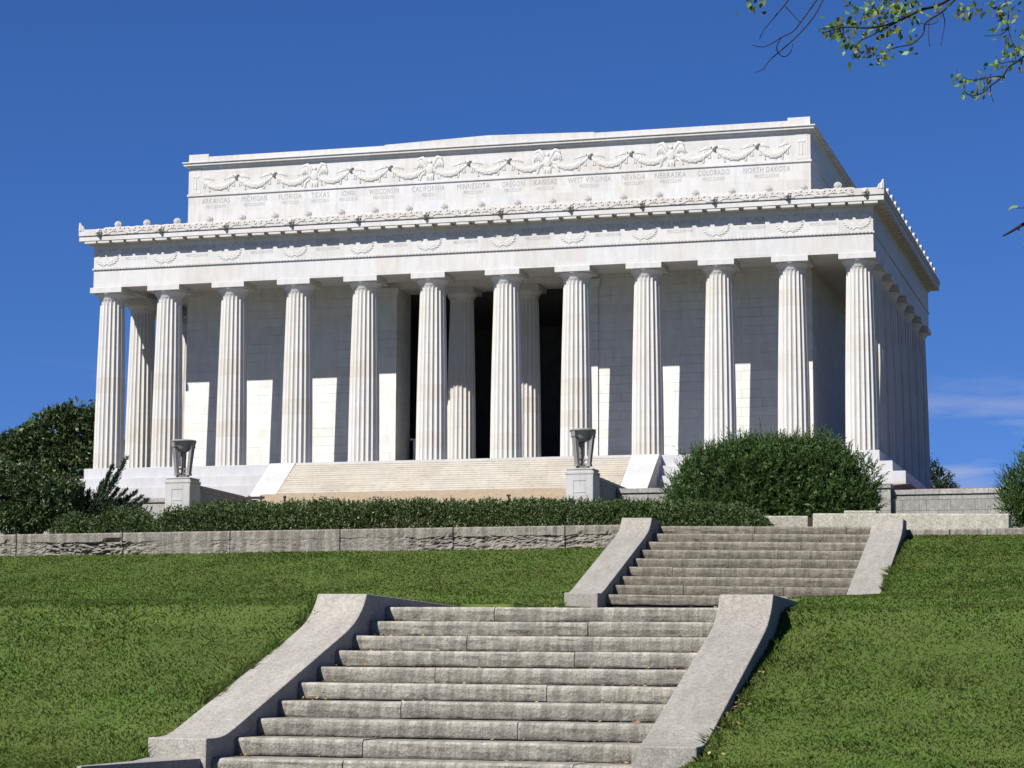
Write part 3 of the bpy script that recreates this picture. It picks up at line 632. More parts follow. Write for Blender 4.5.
upprof = [(-.55,-.6),(-.55,0),(-.38,.002),(-.28,.012),(-.18,.040),(-.08,L2(-.08)),(1.5,L2(1.5)),(2.85,L2(2.85)),(2.98,1.04),(3.12,1.095),(3.23,1.16),(3.32,1.235),(3.39,1.325),(3.95,1.325),(3.95,.2),(3.3,.0),(.5,-.7)]
JU = [(.78,),(.30,.72),(.52,),(.2,.64),(.42,.85),(.6,),(.25,.7),(.46,),(.2,.45,.87)]
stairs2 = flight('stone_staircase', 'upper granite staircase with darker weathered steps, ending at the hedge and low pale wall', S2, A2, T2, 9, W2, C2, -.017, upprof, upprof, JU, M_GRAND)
mb = MB(); mb.box(-1.68,1.68,9*T2-.3,9*T2+1.2,.6,8*RS-.004); mb.build('top_landing', M_GRAN, stairs2)

# ------------------------------------------------------------------ retaining wall at the top of the bank: smooth above, broken stone below
def rough_wall(x0, x1, ztop, label, y=-122.19, zbot=-14.6):
    t = tag(empty('stone_wall',((x0+x1)/2,y,zbot)), label, 'wall'); xc = (x0+x1)/2
    x = x1; mb = MB(); cuts = [c for c in (38.52,36.66,34.73,32.80,30.86,28.90,26.97,25.0,23.1,21.2,19.3,17.4) if x0 < c < x1-.3] if x1 < 42 else []
    while x > x0+1e-6:
        L = x-cuts.pop(0) if cuts else min(1.93, x-x0)
        a, b_ = x-L+.009, x-.009; nx = max(4,int(L/.036)); zs = np.concatenate([np.linspace(zbot,ztop-.42,6),np.linspace(ztop-.40,ztop-.15,16),[ztop-.14,ztop-.08,ztop-.02,ztop]])
        vs = []; nz = len(zs); rough = (ztop > -13.6) and True; amp = .5+.3*rng.random()
        for i in range(nx+1):
            px = a+(b_-a)*i/nx
            edge = .15+.05*mnoise.noise(Vector((px*2.2,3,0)))
            for j,z in enumerate(zs):
                d = ztop-z; yy = 0
                if rough and d > edge:
                    v = Vector((px*5,z*11,1.7))
                    yy = amp*max(.12,min(1.5,1+2.2*mnoise.noise(Vector((px*.55,2.2,z*.3)))))*(0.25 if 32.7 < a < 33 else 1)*(.008+.075*abs(mnoise.noise(v))+.065*max(0,mnoise.noise(v*2.3))+.035*mnoise.noise(v*5))
                yy += .006*mnoise.noise(Vector((px*7,z*7,4)))
                vs.append((px-xc, yy if j < nz-1 else .0+.012, z-zbot))
        fs = [(i*nz+j,(i+1)*nz+j,(i+1)*nz+j+1,i*nz+j+1) for i in range(nx) for j in range(nz-1)]
        mb.add(vs, fs)
        mb.add([(a-xc,.012,ztop-zbot),(b_-xc,.012,ztop-zbot),(b_-xc,.42,ztop-zbot),(a-xc,.42,ztop-zbot),(a-xc,.25,0),(b_-xc,.25,0),(b_-xc,.42,0),(a-xc,.42,0)],[(0,1,2,3),(3,2,6,7),(0,3,7,4),(1,5,6,2),(4,5,1,0)][:4])
        x -= L
    mb.build('wall_blocks', M_WALL, t)
    return t
rough_wall(16.0, 39.62, -13.545, 'long low granite wall across the bank, its lower half broken away in rough stone')
rough_wall(43.80, 60.0, -13.69, 'thin strip of granite wall along the top of the right-hand lawn')
def kerb_wall(x0,x1,label,slab=None):
    t = tag(empty('low_wall',((x0+x1)/2,-118,-13.93)), label, 'low wall'); h=(x1-x0)/2; s = -.018
    mb = MB(); mb.box(-h+.07,h-.07,0.04,.5,0,.47); mb.build('wall_body', M_KERB, t, bevel=.015)
    mb = MB(); mb.box(-h,h,-.04,.56,.475,.80); mb.build('coping', M_KERB, t, bevel=.02)
    if slab:
        mb = MB(); mb.box(slab[0]-(x0+x1)/2,slab[1]-(x0+x1)/2,.1,.7,.803,.86); mb.build('loose_slab', M_KERB, t, bevel=.02)
    t.rotation_euler = (0, R(1.1), 0); return t
kerb_wall(40.6, 41.755, 'short piece of low pale wall beside the hedge, left of a narrow dark gap')
kerb_wall(41.835, 45.15, 'long low pale wall at the head of the stairs, right of a narrow dark gap', (42.35,42.91))

# ------------------------------------------------------------------ ground
def lerp(x, xs, ys): return np.interp(x, xs, ys)
PY = [-900,-300,-158,-150,-145,-141.3,-140.5,-136.9,-136.4,-135.7,-134,-127,-126.4,-122.25,-122.0,-121.95,-112,-26,60,300,900]
PL = [-18.6,-18.6,-17.9,-17.3,-16.98,-16.77,-16.68,-15.56,-15.33,-15.25,-15.20,-15.04,-14.99,-13.92,-13.90,-13.78,-13.70,-7.2,-7.0,-7.0,-7.0]
PR = [-18.6,-18.6,-17.9,-17.3,-16.98,-16.79,-16.72,-15.84,-15.66,-15.40,-15.21,-14.90,-14.84,-13.80,-13.78,-13.78,-13.70,-7.2,-7.0,-7.0,-7.0]
def loc(x, y, S, a):
    dx = x-S[0]; dy = y-S[1]; return dx*math.cos(a)-dy*math.sin(a), dx*math.sin(a)+dy*math.cos(a)
def ground_z(x, y):
    x = np.asarray(x,float); y = np.asarray(y,float)
    k = np.clip((x-42.2)/1.8,0,1)
    z = lerp(y,PY,PL)*(1-k)+lerp(y,PY,PR)*k
    z = z + np.where((y>-141)&(y<-123), np.clip(x-45.2,0,12)*.012, 0)
    # under the stairs the ground stays below the treads
    lx,ly = loc(x,y,S1,A1); ux,uy = loc(x,y,S2,A2)
    ins1 = (np.abs(lx)<W1/2+C1-.05)&(ly>-2.6)&(ly<9.4); ins2 = (np.abs(ux)<W2/2+C2-.05)&(uy>-.5)&(uy<5.5); ins3 = (np.abs(lx)<W1/2-.1)&(ly>=4.6)&(uy<=-.4); ins4 = (lx>-2.22+np.clip(-.1-ly,0,1.4)*.29)&(ly>-2.36)&(lx<1.78)&(ly<.2)
    return z - np.where(ins1|ins2|ins4,.6,0) - np.where(ins3,.25,0)
gx = np.unique(np.concatenate([[-900,-500,-300,-150,-80,-40,-20,-5,10,20],np.arange(24,39.2,.3),np.arange(39.2,44.8,.06),np.arange(44.8,56,.3),[58,62,70,90,150,300,500,900]]))
gy = np.unique(np.concatenate([[-900,-500,-300,-200,-170],np.arange(-165,-143.2,.5),np.arange(-143.2,-122.0,.13),[-122.0,-121.95,-121,-120,-118,-112,-100,-80,-60,-40,-26,-10,20,60,120,300,600,900]]))
GX,GY = np.meshgrid(gx,gy); GZ = ground_z(GX,GY)
me = bpy.data.meshes.new('lawn'); nx = len(gx); ny = len(gy)
me.from_pydata(np.stack([GX,GY,GZ],2).reshape(-1,3).tolist(),[],[(j*nx+i,j*nx+i+1,(j+1)*nx+i+1,(j+1)*nx+i) for j in range(ny-1) for i in range(nx-1)])
me.polygons.foreach_set('use_smooth',[True]*len(me.polygons))
def lawnmat():
    m, nt, b = mat_new('lawn_soil'); b.inputs['Roughness'].default_value = 1; b.inputs['Specular IOR Level'].default_value = .05
    o = coords(nt); c = ramp(nt, noise(nt,o,9,6,.7), [(.3,(.052,.078,.018)),(.5,(.062,.091,.021)),(.7,(.076,.082,.030))])
    c = mix(nt, c, ramp(nt, noise(nt,o,.5,4),[(.3,.8),(.7,1.2)]), 1, 'MULTIPLY')
    nt.links.new(c,b.inputs['Base Color']); return m
tag(link('lawn', me, lawnmat()), kind='structure')

pz = MB(); pv = [(y,float(ground_z(0,y))+.02) for y in (-116.5,-112,-90,-60,-40,-27)]
pz.add([(x,y,z) for x in (-70,41,46) for y,z in pv][:12],[(i,6+i,7+i,1+i) for i in range(5)])
tag(pz.build('plaza', M_BOUNCE), kind='structure')  # unseen paving sheet, added to bounce sunlight up into the shaded porch
# grass blades over the part of the bank one can see
def mown(n, x0, x1, y0, y1):
    x = rng.uniform(x0,x1,n); y = rng.uniform(y0,y1,n); lx,ly = loc(x,y,S1,A1); ux,uy = loc(x,y,S2,A2)
    bad = ((np.abs(lx)<W1/2+C1+.01)&(ly>-.12)&(ly<4.7)) | ((np.abs(lx)<W1/2+C1+.0)&(ly>=4.7)&(ly<9.5)) | ((np.abs(lx)<W1/2-.1)&(ly>=9.5)&(uy<-.5)) | ((np.abs(ux)<W2/2+C2+.01)&(uy>-.56)) | ((lx>-2.26+np.clip(-.1-ly,0,1.4)*.29)&(lx<1.80)&(ly<.3)) | (y>-122.2)
    return x[~bad], y[~bad]
def val_noise(x, y, s, seed):
    r = np.random.default_rng(seed); G = r.random((64,64)); u = (x*s)%63; v = (y*s)%63
    i = u.astype(int); j = v.astype(int); fu = u-i; fv = v-j; fu = fu*fu*(3-2*fu); fv = fv*fv*(3-2*fv)
    return (G[i,j]*(1-fu)+G[(i+1)%64,j]*fu)*(1-fv)+(G[i,(j+1)%64]*(1-fu)+G[(i+1)%64,(j+1)%64]*fu)*fv
parts = []
for (n,x0,x1,y0,y1,hs,ws) in ((100000,35.0,40.6,-143.5,-135.2,.85,.8),(95000,43.5,47.6,-144.5,-135.2,.85,.8),(150000,34,46.8,-135.3,-127,.85,1.1),(50000,22,34,-135.3,-127,.9,1.2),(50000,28,35,-143.5,-135.2,.9,1.0),(110000,27,40.4,-127,-122.2,.8,1.15),(60000,43.4,48.5,-127,-122.2,.8,1.15)):
    x, y = mown(n,x0,x1,y0,y1); z = ground_z(x,y)
    tuft = .5*val_noise(x,y,3.1,1)+.5*val_noise(x,y,.9,2)
    h = hs*(.012+.030*tuft**1.5+.014*rng.random(len(x)))
    tip = rng.normal(size=(len(x),2))*.75+(val_noise(x,y,5.2,3)-.5)[:,None]*np.array([.9,.6])
    a = rng.uniform(0,2*math.pi,len(x)); w = ws*(.0055+.0045*rng.random(len(x)))
    P = np.stack([x,y,z-.006],1); S = np.stack([np.cos(a),np.sin(a),0*a],1)*w[:,None]
    Tp = P+np.stack([tip[:,0]*h,tip[:,1]*h,h],1); Md = P+np.stack([tip[:,0]*h*.35,tip[:,1]*h*.35,h*.62],1)
    parts.append(np.stack([P-S, P+S, Md+S*.8, Tp, Md-S*.8],1).reshape(-1,3))
for (S,a,w_,c_,y0,y1,sl) in ((S1,A1,W1,C1,-.2,4.6,(-1,1)),(S2,A2,W2,C2,-.6,3.4,(-1,1))):      # longer unmown tufts where the mower misses the stone edge
    for s in sl:
        n = 3600; yl = rng.uniform(y0,y1,n); keep = val_noise(yl*3+40,yl*0+s*5+20,.9,21) > .32; yl = yl[keep]; n = len(yl)
        xl = s*(w_/2+c_+.012+np.abs(rng.normal(size=n))*.05)
        x = S[0]+xl*math.cos(a)+yl*math.sin(a); y = S[1]-xl*math.sin(a)+yl*math.cos(a); z = ground_z(x,y)
        h = .03+.055*rng.random(n)*val_noise(yl*3+40,yl*0+s*5+20,1.7,22)*1.6; an = rng.uniform(0,2*math.pi,n); w = .004+.003*rng.random(n)
        tip = rng.normal(size=(n,2))*.6; tip[:,0] -= s*.5
        P = np.stack([x,y,z-.01],1); S_ = np.stack([np.cos(an),np.sin(an),0*an],1)*w[:,None]
        Tp = P+np.stack([tip[:,0]*h,tip[:,1]*h,h+.01],1); Md = P+np.stack([tip[:,0]*h*.35,tip[:,1]*h*.35,h*.62],1)
        parts.append(np.stack([P-S_, P+S_, Md+S_*.8, Tp, Md-S_*.8],1).reshape(-1,3))
gm = leafmat('grass_blades', [(.092,.144,.028),(.106,.164,.032),(.099,.176,.030),(.098,.150,.031),(.138,.164,.048),(.164,.164,.066),(.090,.194,.032),(.094,.146,.029),(.122,.160,.044)], .8, .28, .06, (1.4,[(.28,(.80,1.06,.75)),(.45,(.95,1.0,.92)),(.6,(1.04,.97,1.0)),(.75,(1.22,.98,1.15))]))
tag(link('grass', np_mesh('grass', np.concatenate(parts), 5), gm), kind='stuff')

# fallen leaves on the steps and along the cheek walls
P=[];D=[]
def onstair(S,T,a,cs,k,xl,yl):
    yl = k*T+yl; return (S[0]+xl*math.cos(a)+yl*math.sin(a), S[1]-xl*math.sin(a)+yl*math.cos(a), S[2]+k*RS+.014+cs*xl)
for i in range(330):
    k = rng.integers(0,10); xl = rng.uniform(-1.7,1.7) if rng.random()<.6 else rng.choice([-1,1])*(1.72-abs(rng.normal())*.22)
    P.append(onstair(S1,T1,A1,-.0081,k,xl,T1-.02-abs(rng.normal())*.10)); D.append(rng.normal(size=3)*[1,1,.25])
for i in range(120):
    k = rng.integers(0,9); P.append(onstair(S2,T2,A2,-.017,k,rng.uniform(-1.6,1.6),T2-.03-abs(rng.normal())*.08)); D.append(rng.normal(size=3)*[1,1,.25])
for i in range(90):
    yl = rng.uniform(0,3.0); xl = W1/2+C1+.02+abs(rng.normal())*.07; x = S1[0]+xl+yl*A1; y = S1[1]+yl; P.append((x,y,float(ground_z(x,y))+.05)); D.append(rng.normal(size=3)*[1,1,.3])
P = np.array(P); n = len(P)
V = leaf_quads(P, np.array(D), rng.uniform(.025,.055,n), rng.uniform(.018,.035,n), up=(0,0,1), jit=.5)
lm = leafmat('fallen_leaves', [(.20,.11,.04),(.34,.23,.09),(.42,.33,.15),(.16,.08,.04),(.30,.17,.07)], .8, .1)
tag(link('fallen_leaves', np_mesh('fallen_leaves', V, 4), lm), kind='stuff')
# ------------------------------------------------------------------ plants
M_YEW = leafmat('yew_leaves', [(.028,.062,.014),(.042,.086,.018),(.062,.114,.024),(.034,.070,.016),(.088,.132,.032),(.048,.096,.020)], .55, .12, .25)
M_YEWB = leafmat('fresh_yew_leaves', [(.045,.12,.035),(.06,.15,.045),(.04,.10,.03)], .5, .2)
M_MAG = leafmat('magnolia_leaves', [(.022,.046,.013),(.036,.070,.018),(.052,.094,.024),(.028,.058,.015),(.098,.100,.042),(.042,.082,.020)], .5, .06, .3)
M_HEDGE = leafmat('hedge_leaves', [(.034,.060,.015),(.050,.088,.020),(.074,.122,.028),(.042,.072,.018),(.100,.138,.038),(.056,.094,.022)], .5, .15, .3)
M_JUN = leafmat('juniper_leaves', [(.012,.026,.010),(.018,.036,.012),(.024,.046,.014)], .6, .08)
M_TREE = leafmat('overhanging_leaves', [(.11,.22,.04),(.15,.27,.05),(.26,.32,.08),(.08,.16,.04),(.14,.25,.05),(.24,.12,.06),(.14,.24,.05)], .5, .35)

def lobes_points(lobes, n, shell=.35):
    """points spread through the outer shell of a union of ellipsoids, with the outward direction"""
    lob = np.array(lobes); vol = lob[:,3]*lob[:,4]*lob[:,5]; P=[];D=[]
    got = 0
    while got < n:
        k = rng.choice(len(lob), size=n*2, p=vol/vol.sum()); d = unit(rng.normal(size=(n*2,3)))
        r = 1-shell*rng.random(n*2)**1.5
        p = lob[k,:3]+d*lob[k,3:]*r[:,None]
        q = np.min(np.stack([np.linalg.norm((p-l[:3])/l[3:],axis=1)+ (k==i)*9 for i,l in enumerate(lob)]),axis=0)
        ok = q > 1-shell*.9
        o = unit(d/lob[k,3:]); P.append(p[ok]); D.append(o[ok]); got += ok.sum()
    return np.concatenate(P)[:n], np.concatenate(D)[:n]
def sprays(P, D, L, leaf, width, per, up=.6, spread=.5):
    """each point grows a twig of 'per' leaves along its direction"""
    n = len(P); D = unit(D*.8+np.array([0,0,up])+rng.normal(size=(n,3))*.45)
    L = np.asarray(L)*np.ones(n)*rng.uniform(.6,1.25,n); out=[]
    for j in range(per):
        t = (j+rng.random(n))/per
        base = P+D*(L*t)[:,None]; dd = unit(D+rng.normal(size=(n,3))*spread)
        s = leaf*(1.1-.5*t)*rng.uniform(.7,1.2,n)
        out.append(leaf_quads(base, dd, s, s*width))
    return np.concatenate(out)
def wood(name, segs, mat, parent):
    mb = MB()
    for pts,rad in segs: mb.tube(pts, rad, 7)
    return mb.build(name, mat, parent, smooth=True)
def plant(name, label, cat, base, V, mat, stems, group=None, crown='foliage', trunk='stem', extra=None):
    t = tag(empty(name, base), label, cat, group); b = np.array(base)
    link(crown, np_mesh(crown, V-b, 4), mat, t)
    if extra is not None: link('fresh_shoots', np_mesh('fresh_shoots', extra-b, 4), M_YEWB, t)
    wood(trunk, [([tuple(np.array(p)-b) for p in pts], r) for pts,r in stems], M_BARK, t)
    return t
def stems_for(lobes, base, r=.12):
    return [([tuple(base), tuple((np.array(base)+np.array(l[:3]))/2+np.array([0,0,-.15*l[5]])), tuple(l[:3])],[r,r*.7,r*.25]) for l in lobes]

def shift(lob, d, s=1): return [tuple(np.array(l[:3])*1+np.array(d))+tuple(l[3:]) for l in lob]
# big yew against the terrace wall
lob = [(20.9,-20,-3.7,1.5,2.2,1.4),(22.0,-20.2,-2.5,1.9,2.4,1.9),(23.6,-20,-2.3,2.0,2.6,2.1),(25.3,-20.3,-2.1,2.0,2.6,2.0),(27.0,-20,-2.2,2.0,2.6,2.05),(28.5,-20.2,-2.6,1.7,2.3,2.05),(29.7,-20,-3.5,1.4,2.0,1.5),(24,-21,-4.0,3.4,2.2,1.4),(28,-21,-4.0,2.8,2.2,1.4),(21.6,-21.2,-4.3,2.0,1.8,1.0),(30.2,-20.6,-4.4,1.1,1.6,1.1)]
lob = shift(lob,(.15,-4,-1.45))
big = list(lob)
big = [l[:5]+(l[5]*rng.uniform(.80,.98),) for l in big]; lob = list(big)
for k in range(34):
    l = big[rng.integers(0,7)]; d = unit(rng.normal(size=3)*[1,.8,.7]+np.array([0,-.5,.55])); c = np.array(l[:3])+d*np.array(l[3:])*.90; r = rng.uniform(.38,.95); lob.append((*c,r,r,r*1.1))
P,D = lobes_points(lob, 4600, .34)
V = np.concatenate([sprays(P,D,.85,.22,.33,16,.8,.32)])
Pj,Dj = lobes_points(big, 420, .12); V = np.concatenate([V, sprays(Pj-Dj*.3,Dj*np.array([1,1,.7]),1.45,.22,.30,24,.85,.28)])
P2,D2 = lobes_points(big, 5200, .8); V = np.concatenate([V, sprays(P2,D2,.5,.36,.55,6,.3,.9)])
P3,D3 = lobes_points(shift([(23.0,-21.9,-3.4,.9,.6,.6),(25.6,-22.2,-3.3,1.0,.6,.7),(27.2,-22.3,-3.0,.8,.6,.6),(29.0,-22,-4.1,.6,.5,.4)],(.25,-4,-1.0)), 90, .5)
V3 = sprays(P3,D3-np.array([0,1.2,0]),.5,.18,.4,8,.3,.6)
plant('yew_bush','huge rounded dark green yew standing against the right terrace wall','bush',(25.75,-24,-7.0),V,M_YEW,stems_for(lob,(25.75,-24,-7.0),.2),extra=V3)
# yew at the right edge
lob = [(39.6,-21.5,-4.3,1.5,1.5,1.5),(40.6,-21.5,-3.0,1.3,1.5,1.5),(41.9,-21,-3.6,1.7,1.8,2.2),(39.4,-22,-5.0,1.3,1.2,.8)]
lob = shift(lob,(.35,-3.4,-1.05))
for k in range(10):
    l = lob[rng.integers(0,3)]; d = unit(rng.normal(size=3)+np.array([-.4,-.5,.4])); lob.append((*(np.array(l[:3])+d*np.array(l[3:])*.85),.5,.5,.55))
P,D = lobes_points(lob, 1300, .4)
V = sprays(P,D,1.0,.22,.25,18,.85,.24); P2,D2 = lobes_points(lob,1500,.8); V = np.concatenate([V,sprays(P2,D2,.5,.26,.5,7,.4,.8)])
P3,D3 = lobes_points([(39.95,-26,-4.75,.5,.3,.6)],40,.5)
plant('yew_bush','feathery green yew cut off by the right edge, in front of the lower terrace wall','bush',(40.95,-24.9,-7.1),V,M_YEW,stems_for(lob,(40.95,-24.9,-7.1),.15),extra=sprays(P3,D3-np.array([0,1,0]),.5,.18,.4,8,.3,.6))
# small conifer far behind, between hall and sky
lob = [(26.2,60,-.6,3.0,2.6,1.6),(26.0,60,.8,2.2,2.2,1.3),(25.6,60,2.0,1.5,1.5,1.1),(25.0,60,3.0,.9,.9,.9)]
lob = shift(lob,(-.3,0,2.25))
P,D = lobes_points(lob, 900, .5); V = sprays(P,D,.8,.36,.4,8,.25,.5)
plant('conifer_tree','small dark conifer far behind the right corner of the hall','tree',(25.5,60,-6.5),V,M_JUN,[([(25.5,60,-6.5),(25.5,60,1),(25.1,60,5)],[.3,.22,.06])],crown='crown',trunk='trunk')
# magnolia behind the left corner
lob = [(-38.0,8,2.6,2.6,2.6,2.5),(-35.6,8.4,2.5,2.3,2.4,2.6),(-40.6,8,1.6,2.6,2.6,2.2),(-43.0,8,.6,2.8,2.6,2.2),(-36.5,7.5,-.2,3.2,3,2.6),(-40,7,-1.2,3.4,3,2.8),(-44.5,7.5,-1.8,3.2,3,2.6),(-33.6,8.5,.4,2.4,2.4,2.4),(-37.0,8.2,4.3,1.2,1.2,1.0),(-35.0,8.2,4.4,.9,.9,.8)]
lob = shift(lob,(2.3,0,.55))
for k in range(16):
    l = lob[rng.integers(0,10)]; d = unit(rng.normal(size=3)+np.array([0,-.4,.7])); r = rng.uniform(.6,1.1); lob.append((*(np.array(l[:3])+d*np.array(l[3:])*.86),r,r,r*.9))
def cluster(lob, n, leaf, shell=.35, per=8, wd=.42):
    P,D = lobes_points(lob, n, shell); out=[]
    for j in range(per):
        dd = unit(D*.7+rng.normal(size=P.shape)*.75); s = leaf*rng.uniform(.75,1.2,len(P))
        out.append(leaf_quads(P+rng.normal(size=P.shape)*leaf*.25, dd, s, s*wd))
    return np.concatenate(out)
V = np.concatenate([cluster(lob,5200,.34),cluster(lob,1500,.5,.8,6,.6)])
plant('magnolia_tree','broad dark glossy-leaved magnolia behind the left corner of the hall','tree',(-36.1,8,-2.45),V,M_MAG,[([(-36.1,8,-2.45),(-36.2,8,-.5),(-35.8,8,2.5)],[.35,.28,.1])]+stems_for(lob,(-36.1,8,-1.6),.14),crown='crown',trunk='trunk')
# low magnolia mass in front of the left terrace wall
lob = [(-21.0,-20,-2.7,1.8,1.6,1.7),(-19.4,-20,-3.3,1.6,1.5,1.6),(-22.8,-20,-2.3,1.9,1.7,1.9),(-18.0,-19.8,-4.0,1.2,1.2,1.0),(-20.5,-20.6,-4.3,2.2,1.4,1.0),(-24.6,-20,-2.6,1.8,1.6,2.2),(-17.9,-20,-2.75,1.15,1.1,1.0)]
lob = shift(lob,(-1.15,-4,-1.05))
V = np.concatenate([cluster(lob,3400,.26),cluster(lob,900,.4,.8,6,.6)])
plant('magnolia_bush','low dark magnolia bush at the left edge, in front of the terrace wall','bush',(-21.95,-24,-7.0),V,M_MAG,stems_for(lob,(-21.95,-24,-7.0),.12))
# dark juniper with long pointed arms
base = np.array((-17.87,-23,-6.3)); arms = [(-14.45,-19.2,-.68),(-15.35,-19.3,-1.15),(-15.75,-19.0,-1.75),(-16.3,-18.7,-2.1),(-17.55,-18.8,-2.2),(-14.9,-19.6,-1.7),(-16.9,-19.3,-2.7),(-15.0,-19.2,-2.6),(-14.3,-19.4,-2.62),(-13.9,-19.0,-2.75),(-13.4,-19.2,-3.1),(-14.6,-18.9,-3.2),(-18.1,-19.0,-2.9),(-12.9,-19.4,-3.3)]
arms = shift(arms,(-.87,-4,-1.0))
V=[];st=[]
for a in arms:
    a = np.array(a); mid = base*.45+a*.55+np.array([-.25,0,-.25]); m = 420; t = rng.random(m)**.8; t = .28+.72*t
    p = (1-t)[:,None]**2*base+2*((1-t)*t)[:,None]*mid+(t**2)[:,None]*a
    d = unit(a-mid); wv = .30*(1.02-t)+.035
    p = p+rng.normal(size=p.shape)*wv[:,None]*.75
    V.append(leaf_quads(p, d+rng.normal(size=p.shape)*.38, rng.uniform(.16,.36,m), rng.uniform(.05,.09,m))); st.append(([tuple(base),tuple(mid),tuple(a)],[.07,.045,.012]))
P,D = lobes_points(shift([(-16.9,-19,-3.9,1.5,1.1,.9),(-15.4,-19,-4.1,1.4,1.1,.75),(-14.0,-19,-4.3,1.2,1.0,.6)],(-.87,-4,-1.0)),700,.6); V.append(sprays(P,D,.4,.22,.35,8,.9,.4))
plant('juniper_shrub','spiky near-black juniper with arms leaning right over the white steps','shrub',tuple(base),np.concatenate(V),M_JUN,st)

# clipped hedge behind the bank wall
def hedge(name, label, x0, x1, top, yc=-121.25, dy=.5, dens=2600, zb=-13.8):
    L = x1-x0; n = int(dens*L); x = rng.uniform(x0,x1,n)
    zt = np.interp(x, *top)+.05*(val_noise(x,x*0+3,1.9,11)-.5)+.06*(val_noise(x,x*0+7,6,12)-.5)
    ends = np.minimum(np.minimum(x-x0, x1-x)/.3, 1); zt = zb+(zt-zb)*(.45+.55*np.sqrt(np.clip(ends,0,1)))
    f = rng.random(n); ang = rng.uniform(0,math.pi,n)
    rr = 1-.22*rng.random(n)
    y = yc-dy*np.cos(ang)*rr; z = zb+(zt-zb-.02)*np.where(rng.random(n)<.45, np.sin(ang)**.6, rng.random(n))*rr
    inside = rng.random(n)<.25
    y = np.where(inside, yc+rng.uniform(-dy,dy,n)*.7, y)
    P = np.stack([x,y,z],1); D = np.stack([rng.normal(size=n)*.4,-np.cos(ang)*.8,np.sin(ang)+.5],1)
    V = sprays(P,D,.075,.052,.48,5,.5,.75)
    return plant(name,label,'hedge',((x0+x1)/2,yc,zb),V,M_HEDGE,[([(q,yc,zb),(q+.05,yc+.02,zb+.25),(q+.1,yc,zb+.5)],[.02,.015,.008]) for q in np.arange(x0+.3,x1-.1,.45)])
hedge('hedge_shrub','small low shrub at the left end of the wall, beside the magnolia bush',29.22,29.86,([28,29.3,29.9],[-13.10,-13.09,-13.10]))
hedge('hedge_shrub','low rounded shrub on the wall below the juniper, left of a small gap',29.93,31.02,([29.9,30.4,31.0],[-13.06,-13.03,-13.07]))
hedge('hedge','long clipped dark green hedge along the wall below the entrance stairs',31.08,41.72,([31.1,32,33.6,35,37.1,38.8,39.8,40.5,41.4,41.7],[-13.07,-13.00,-13.02,-12.99,-13.03,-13.09,-13.10,-13.12,-13.24,-13.45]))

# overhanging tree: trunk out to the right, bare twigs and half-turned leaves against the sky
t = tag(empty('overhanging_tree',(53.5,-142.5,-16.9)), 'thin leafy branches with turning leaves hanging into the top right corner', 'tree'); tb = np.array((53.5,-142.5,-16.9))
exec_br = BR
mb = MB(); mb.tube([(0,0,-.3),(.05,.05,1.5),(-.1,.1,3.5),(-.3,0,5.5),(-.5,-.1,7.0)],[.34,.27,.22,.17,.1],12); trunk = mb.build('trunk', M_BARK, t, smooth=True)
def sm(pts, n=4):
    pts = [np.array(p) for p in pts]; out=[]
    for i in range(len(pts)-1):
        a = pts[max(i-1,0)]; b = pts[i]; c = pts[i+1]; d = pts[min(i+2,len(pts)-1)]
        for k in range(n):
            u = k/n; out.append(.5*((2*b)+(-a+c)*u+(2*a-5*b+4*c-d)*u*u+(-a+3*b-3*c+d)*u**3))
    return out+[pts[-1]]
thick = {'main':.010,'second':.0065,'right':.0065,'t1':.0038,'t2':.0042,'t3':.0042,'vert':.0045,'low':.012,'mainb':.004}
for k,pts in BR.items():
    q = sm(pts); r0 = thick.get(k,.0024); m = len(q)
    w = MB(); w.tube([tuple(p-tb) for p in q],[r0*(1-.75*i/(m-1))+.0015 for i in range(m)],6); w.build('branch', M_TWIG, t, smooth=True)
    if k in ('main','second','right','t1','t2','t3','vert','low','low2'):      # limb from the trunk to where the branch starts
        a = np.array(pts[0])-tb; s = np.array((-.45,-.05,6.6)) if k not in ('low','low2','right') else np.array((-.2,.05,4.4 if k!='right' else 5.3)); mid = (a*.55+s*.45)+np.array([0,0,.35 if k not in('low','low2') else .1])
        w = MB(); w.tube([tuple(p) for p in sm([s,mid,a])],[.05-.005*i for i in range(4)]+[.03-.004*i for i in range(4)]+[max(r0,.008)],7); w.build('limb', M_BARK, t, smooth=True)
C = np.array(LV); V=[]
for ci,c in enumerate(C):
    k = rng.integers(6,11) if ci < len(C)-3 else 2; p = c+rng.normal(size=(k,3))*.034
    V.append(leaf_quads(p, rng.normal(size=(k,3))*.6+np.array([-.4,0,-.6]), rng.uniform(.036,.060,k), rng.uniform(.022,.034,k)))
link('crown', np_mesh('crown', np.concatenate(V)-tb, 4), M_TREE, t)

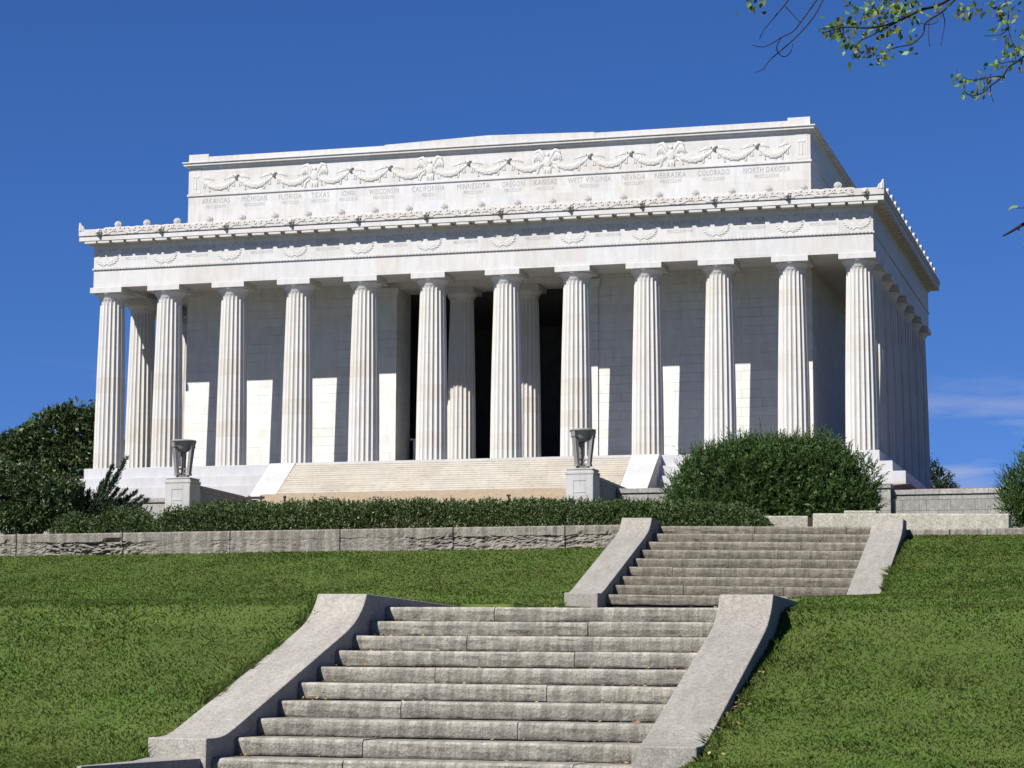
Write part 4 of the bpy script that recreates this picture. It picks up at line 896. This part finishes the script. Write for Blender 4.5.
# ------------------------------------------------------------------ light, sky, camera
sd = Vector((-.50,-1.0,1.143)).normalized()            # towards the sun
el = math.asin(sd.z); az = math.atan2(sd.x, sd.y)
L = bpy.data.lights.new('sun','SUN'); L.energy = SUN_E; L.angle = R(.5); L.color = (1,.965,.92)
lo = bpy.data.objects.new('sun',L); COL.objects.link(lo); lo.rotation_euler = sd.to_track_quat('Z','Y').to_euler(); lo.location = (0,-200,60)
w = bpy.data.worlds.new('World'); SC.world = w; w.use_nodes = True; nt = w.node_tree
bg = nt.nodes['Background']; sk = N(nt,'ShaderNodeTexSky'); sk.sky_type = 'NISHITA'; sk.sun_disc = False; sk.sun_elevation = el; sk.sun_rotation = az
sk.altitude = 2200; sk.air_density = 1.0; sk.dust_density = 0; sk.ozone_density = 4.0
tcs = N(nt,'ShaderNodeTexCoord'); va = N(nt,'ShaderNodeVectorMath',operation='ADD'); va.inputs[1].default_value = (0,0,.13); vn = N(nt,'ShaderNodeVectorMath',operation='NORMALIZE')
nt.links.new(tcs.outputs['Generated'], va.inputs[0]); nt.links.new(va.outputs[0], vn.inputs[0]); nt.links.new(vn.outputs[0], sk.inputs[0])
hs = N(nt,'ShaderNodeHueSaturation'); hs.inputs['Saturation'].default_value = SKY_SAT; hs.inputs['Value'].default_value = 1; hs.inputs['Hue'].default_value = SKY_HUE
nt.links.new(sk.outputs[0], hs.inputs['Color'])
tc = N(nt,'ShaderNodeTexCoord'); mp = N(nt,'ShaderNodeMapping'); mp.inputs['Scale'].default_value = (6,6,40); mp.inputs['Location'].default_value = (0,0,.67); nt.links.new(tc.outputs['Generated'], mp.inputs[0])
cn = noise(nt, mp.outputs[0], 1.35, 6, .58); cl = ramp(nt, cn, [(.52,0),(.68,1)])
sp = N(nt,'ShaderNodeSeparateXYZ'); nt.links.new(tc.outputs['Generated'], sp.inputs[0])
lowm = ramp(nt, sp.outputs[2], [(.03,0),(.07,.9),(.110,.9),(.138,0)])
fm = N(nt,'ShaderNodeMath',operation='MULTIPLY'); nt.links.new(cl,fm.inputs[0]); nt.links.new(lowm,fm.inputs[1])
f2 = N(nt,'ShaderNodeMath',operation='MULTIPLY'); nt.links.new(fm.outputs[0],f2.inputs[0]); f2.inputs[1].default_value = .36
nt.links.new(mix(nt, hs.outputs[0], (5.3,5.1,5.4), f2.outputs[0]), bg.inputs[0]); bg.inputs[1].default_value = SKY_S

cam = bpy.data.cameras.new('camera'); co = bpy.data.objects.new('camera',cam); COL.objects.link(co); SC.camera = co
yw,pt,rl = -0.2751720008380054,0.13030033258831789,0.003819524556501303
f = Vector((math.sin(yw)*math.cos(pt),math.cos(yw)*math.cos(pt),math.sin(pt))); rt = Vector((math.cos(yw),-math.sin(yw),0)); up = rt.cross(f)
r2 = rt*math.cos(rl)+up*math.sin(rl); u2 = -rt*math.sin(rl)+up*math.cos(rl)
M = Matrix((r2,u2,-f)).transposed().to_4x4(); M.translation = (47.948840450836194,-158.71168057864315,-16.220936485940364); co.matrix_world = M
cam.sensor_width = 36; cam.lens = 2374.2951183524633/1024*36
cam.clip_start = .1; cam.clip_end = 3000
SC.render.engine = 'CYCLES'; SC.cycles.max_bounces = 6; SC.cycles.diffuse_bounces = 4
vs = SC.view_settings; vs.view_transform = 'Standard'; vs.look = 'None'; vs.exposure = EXPO; vs.gamma = 1; vs.use_curve_mapping = False
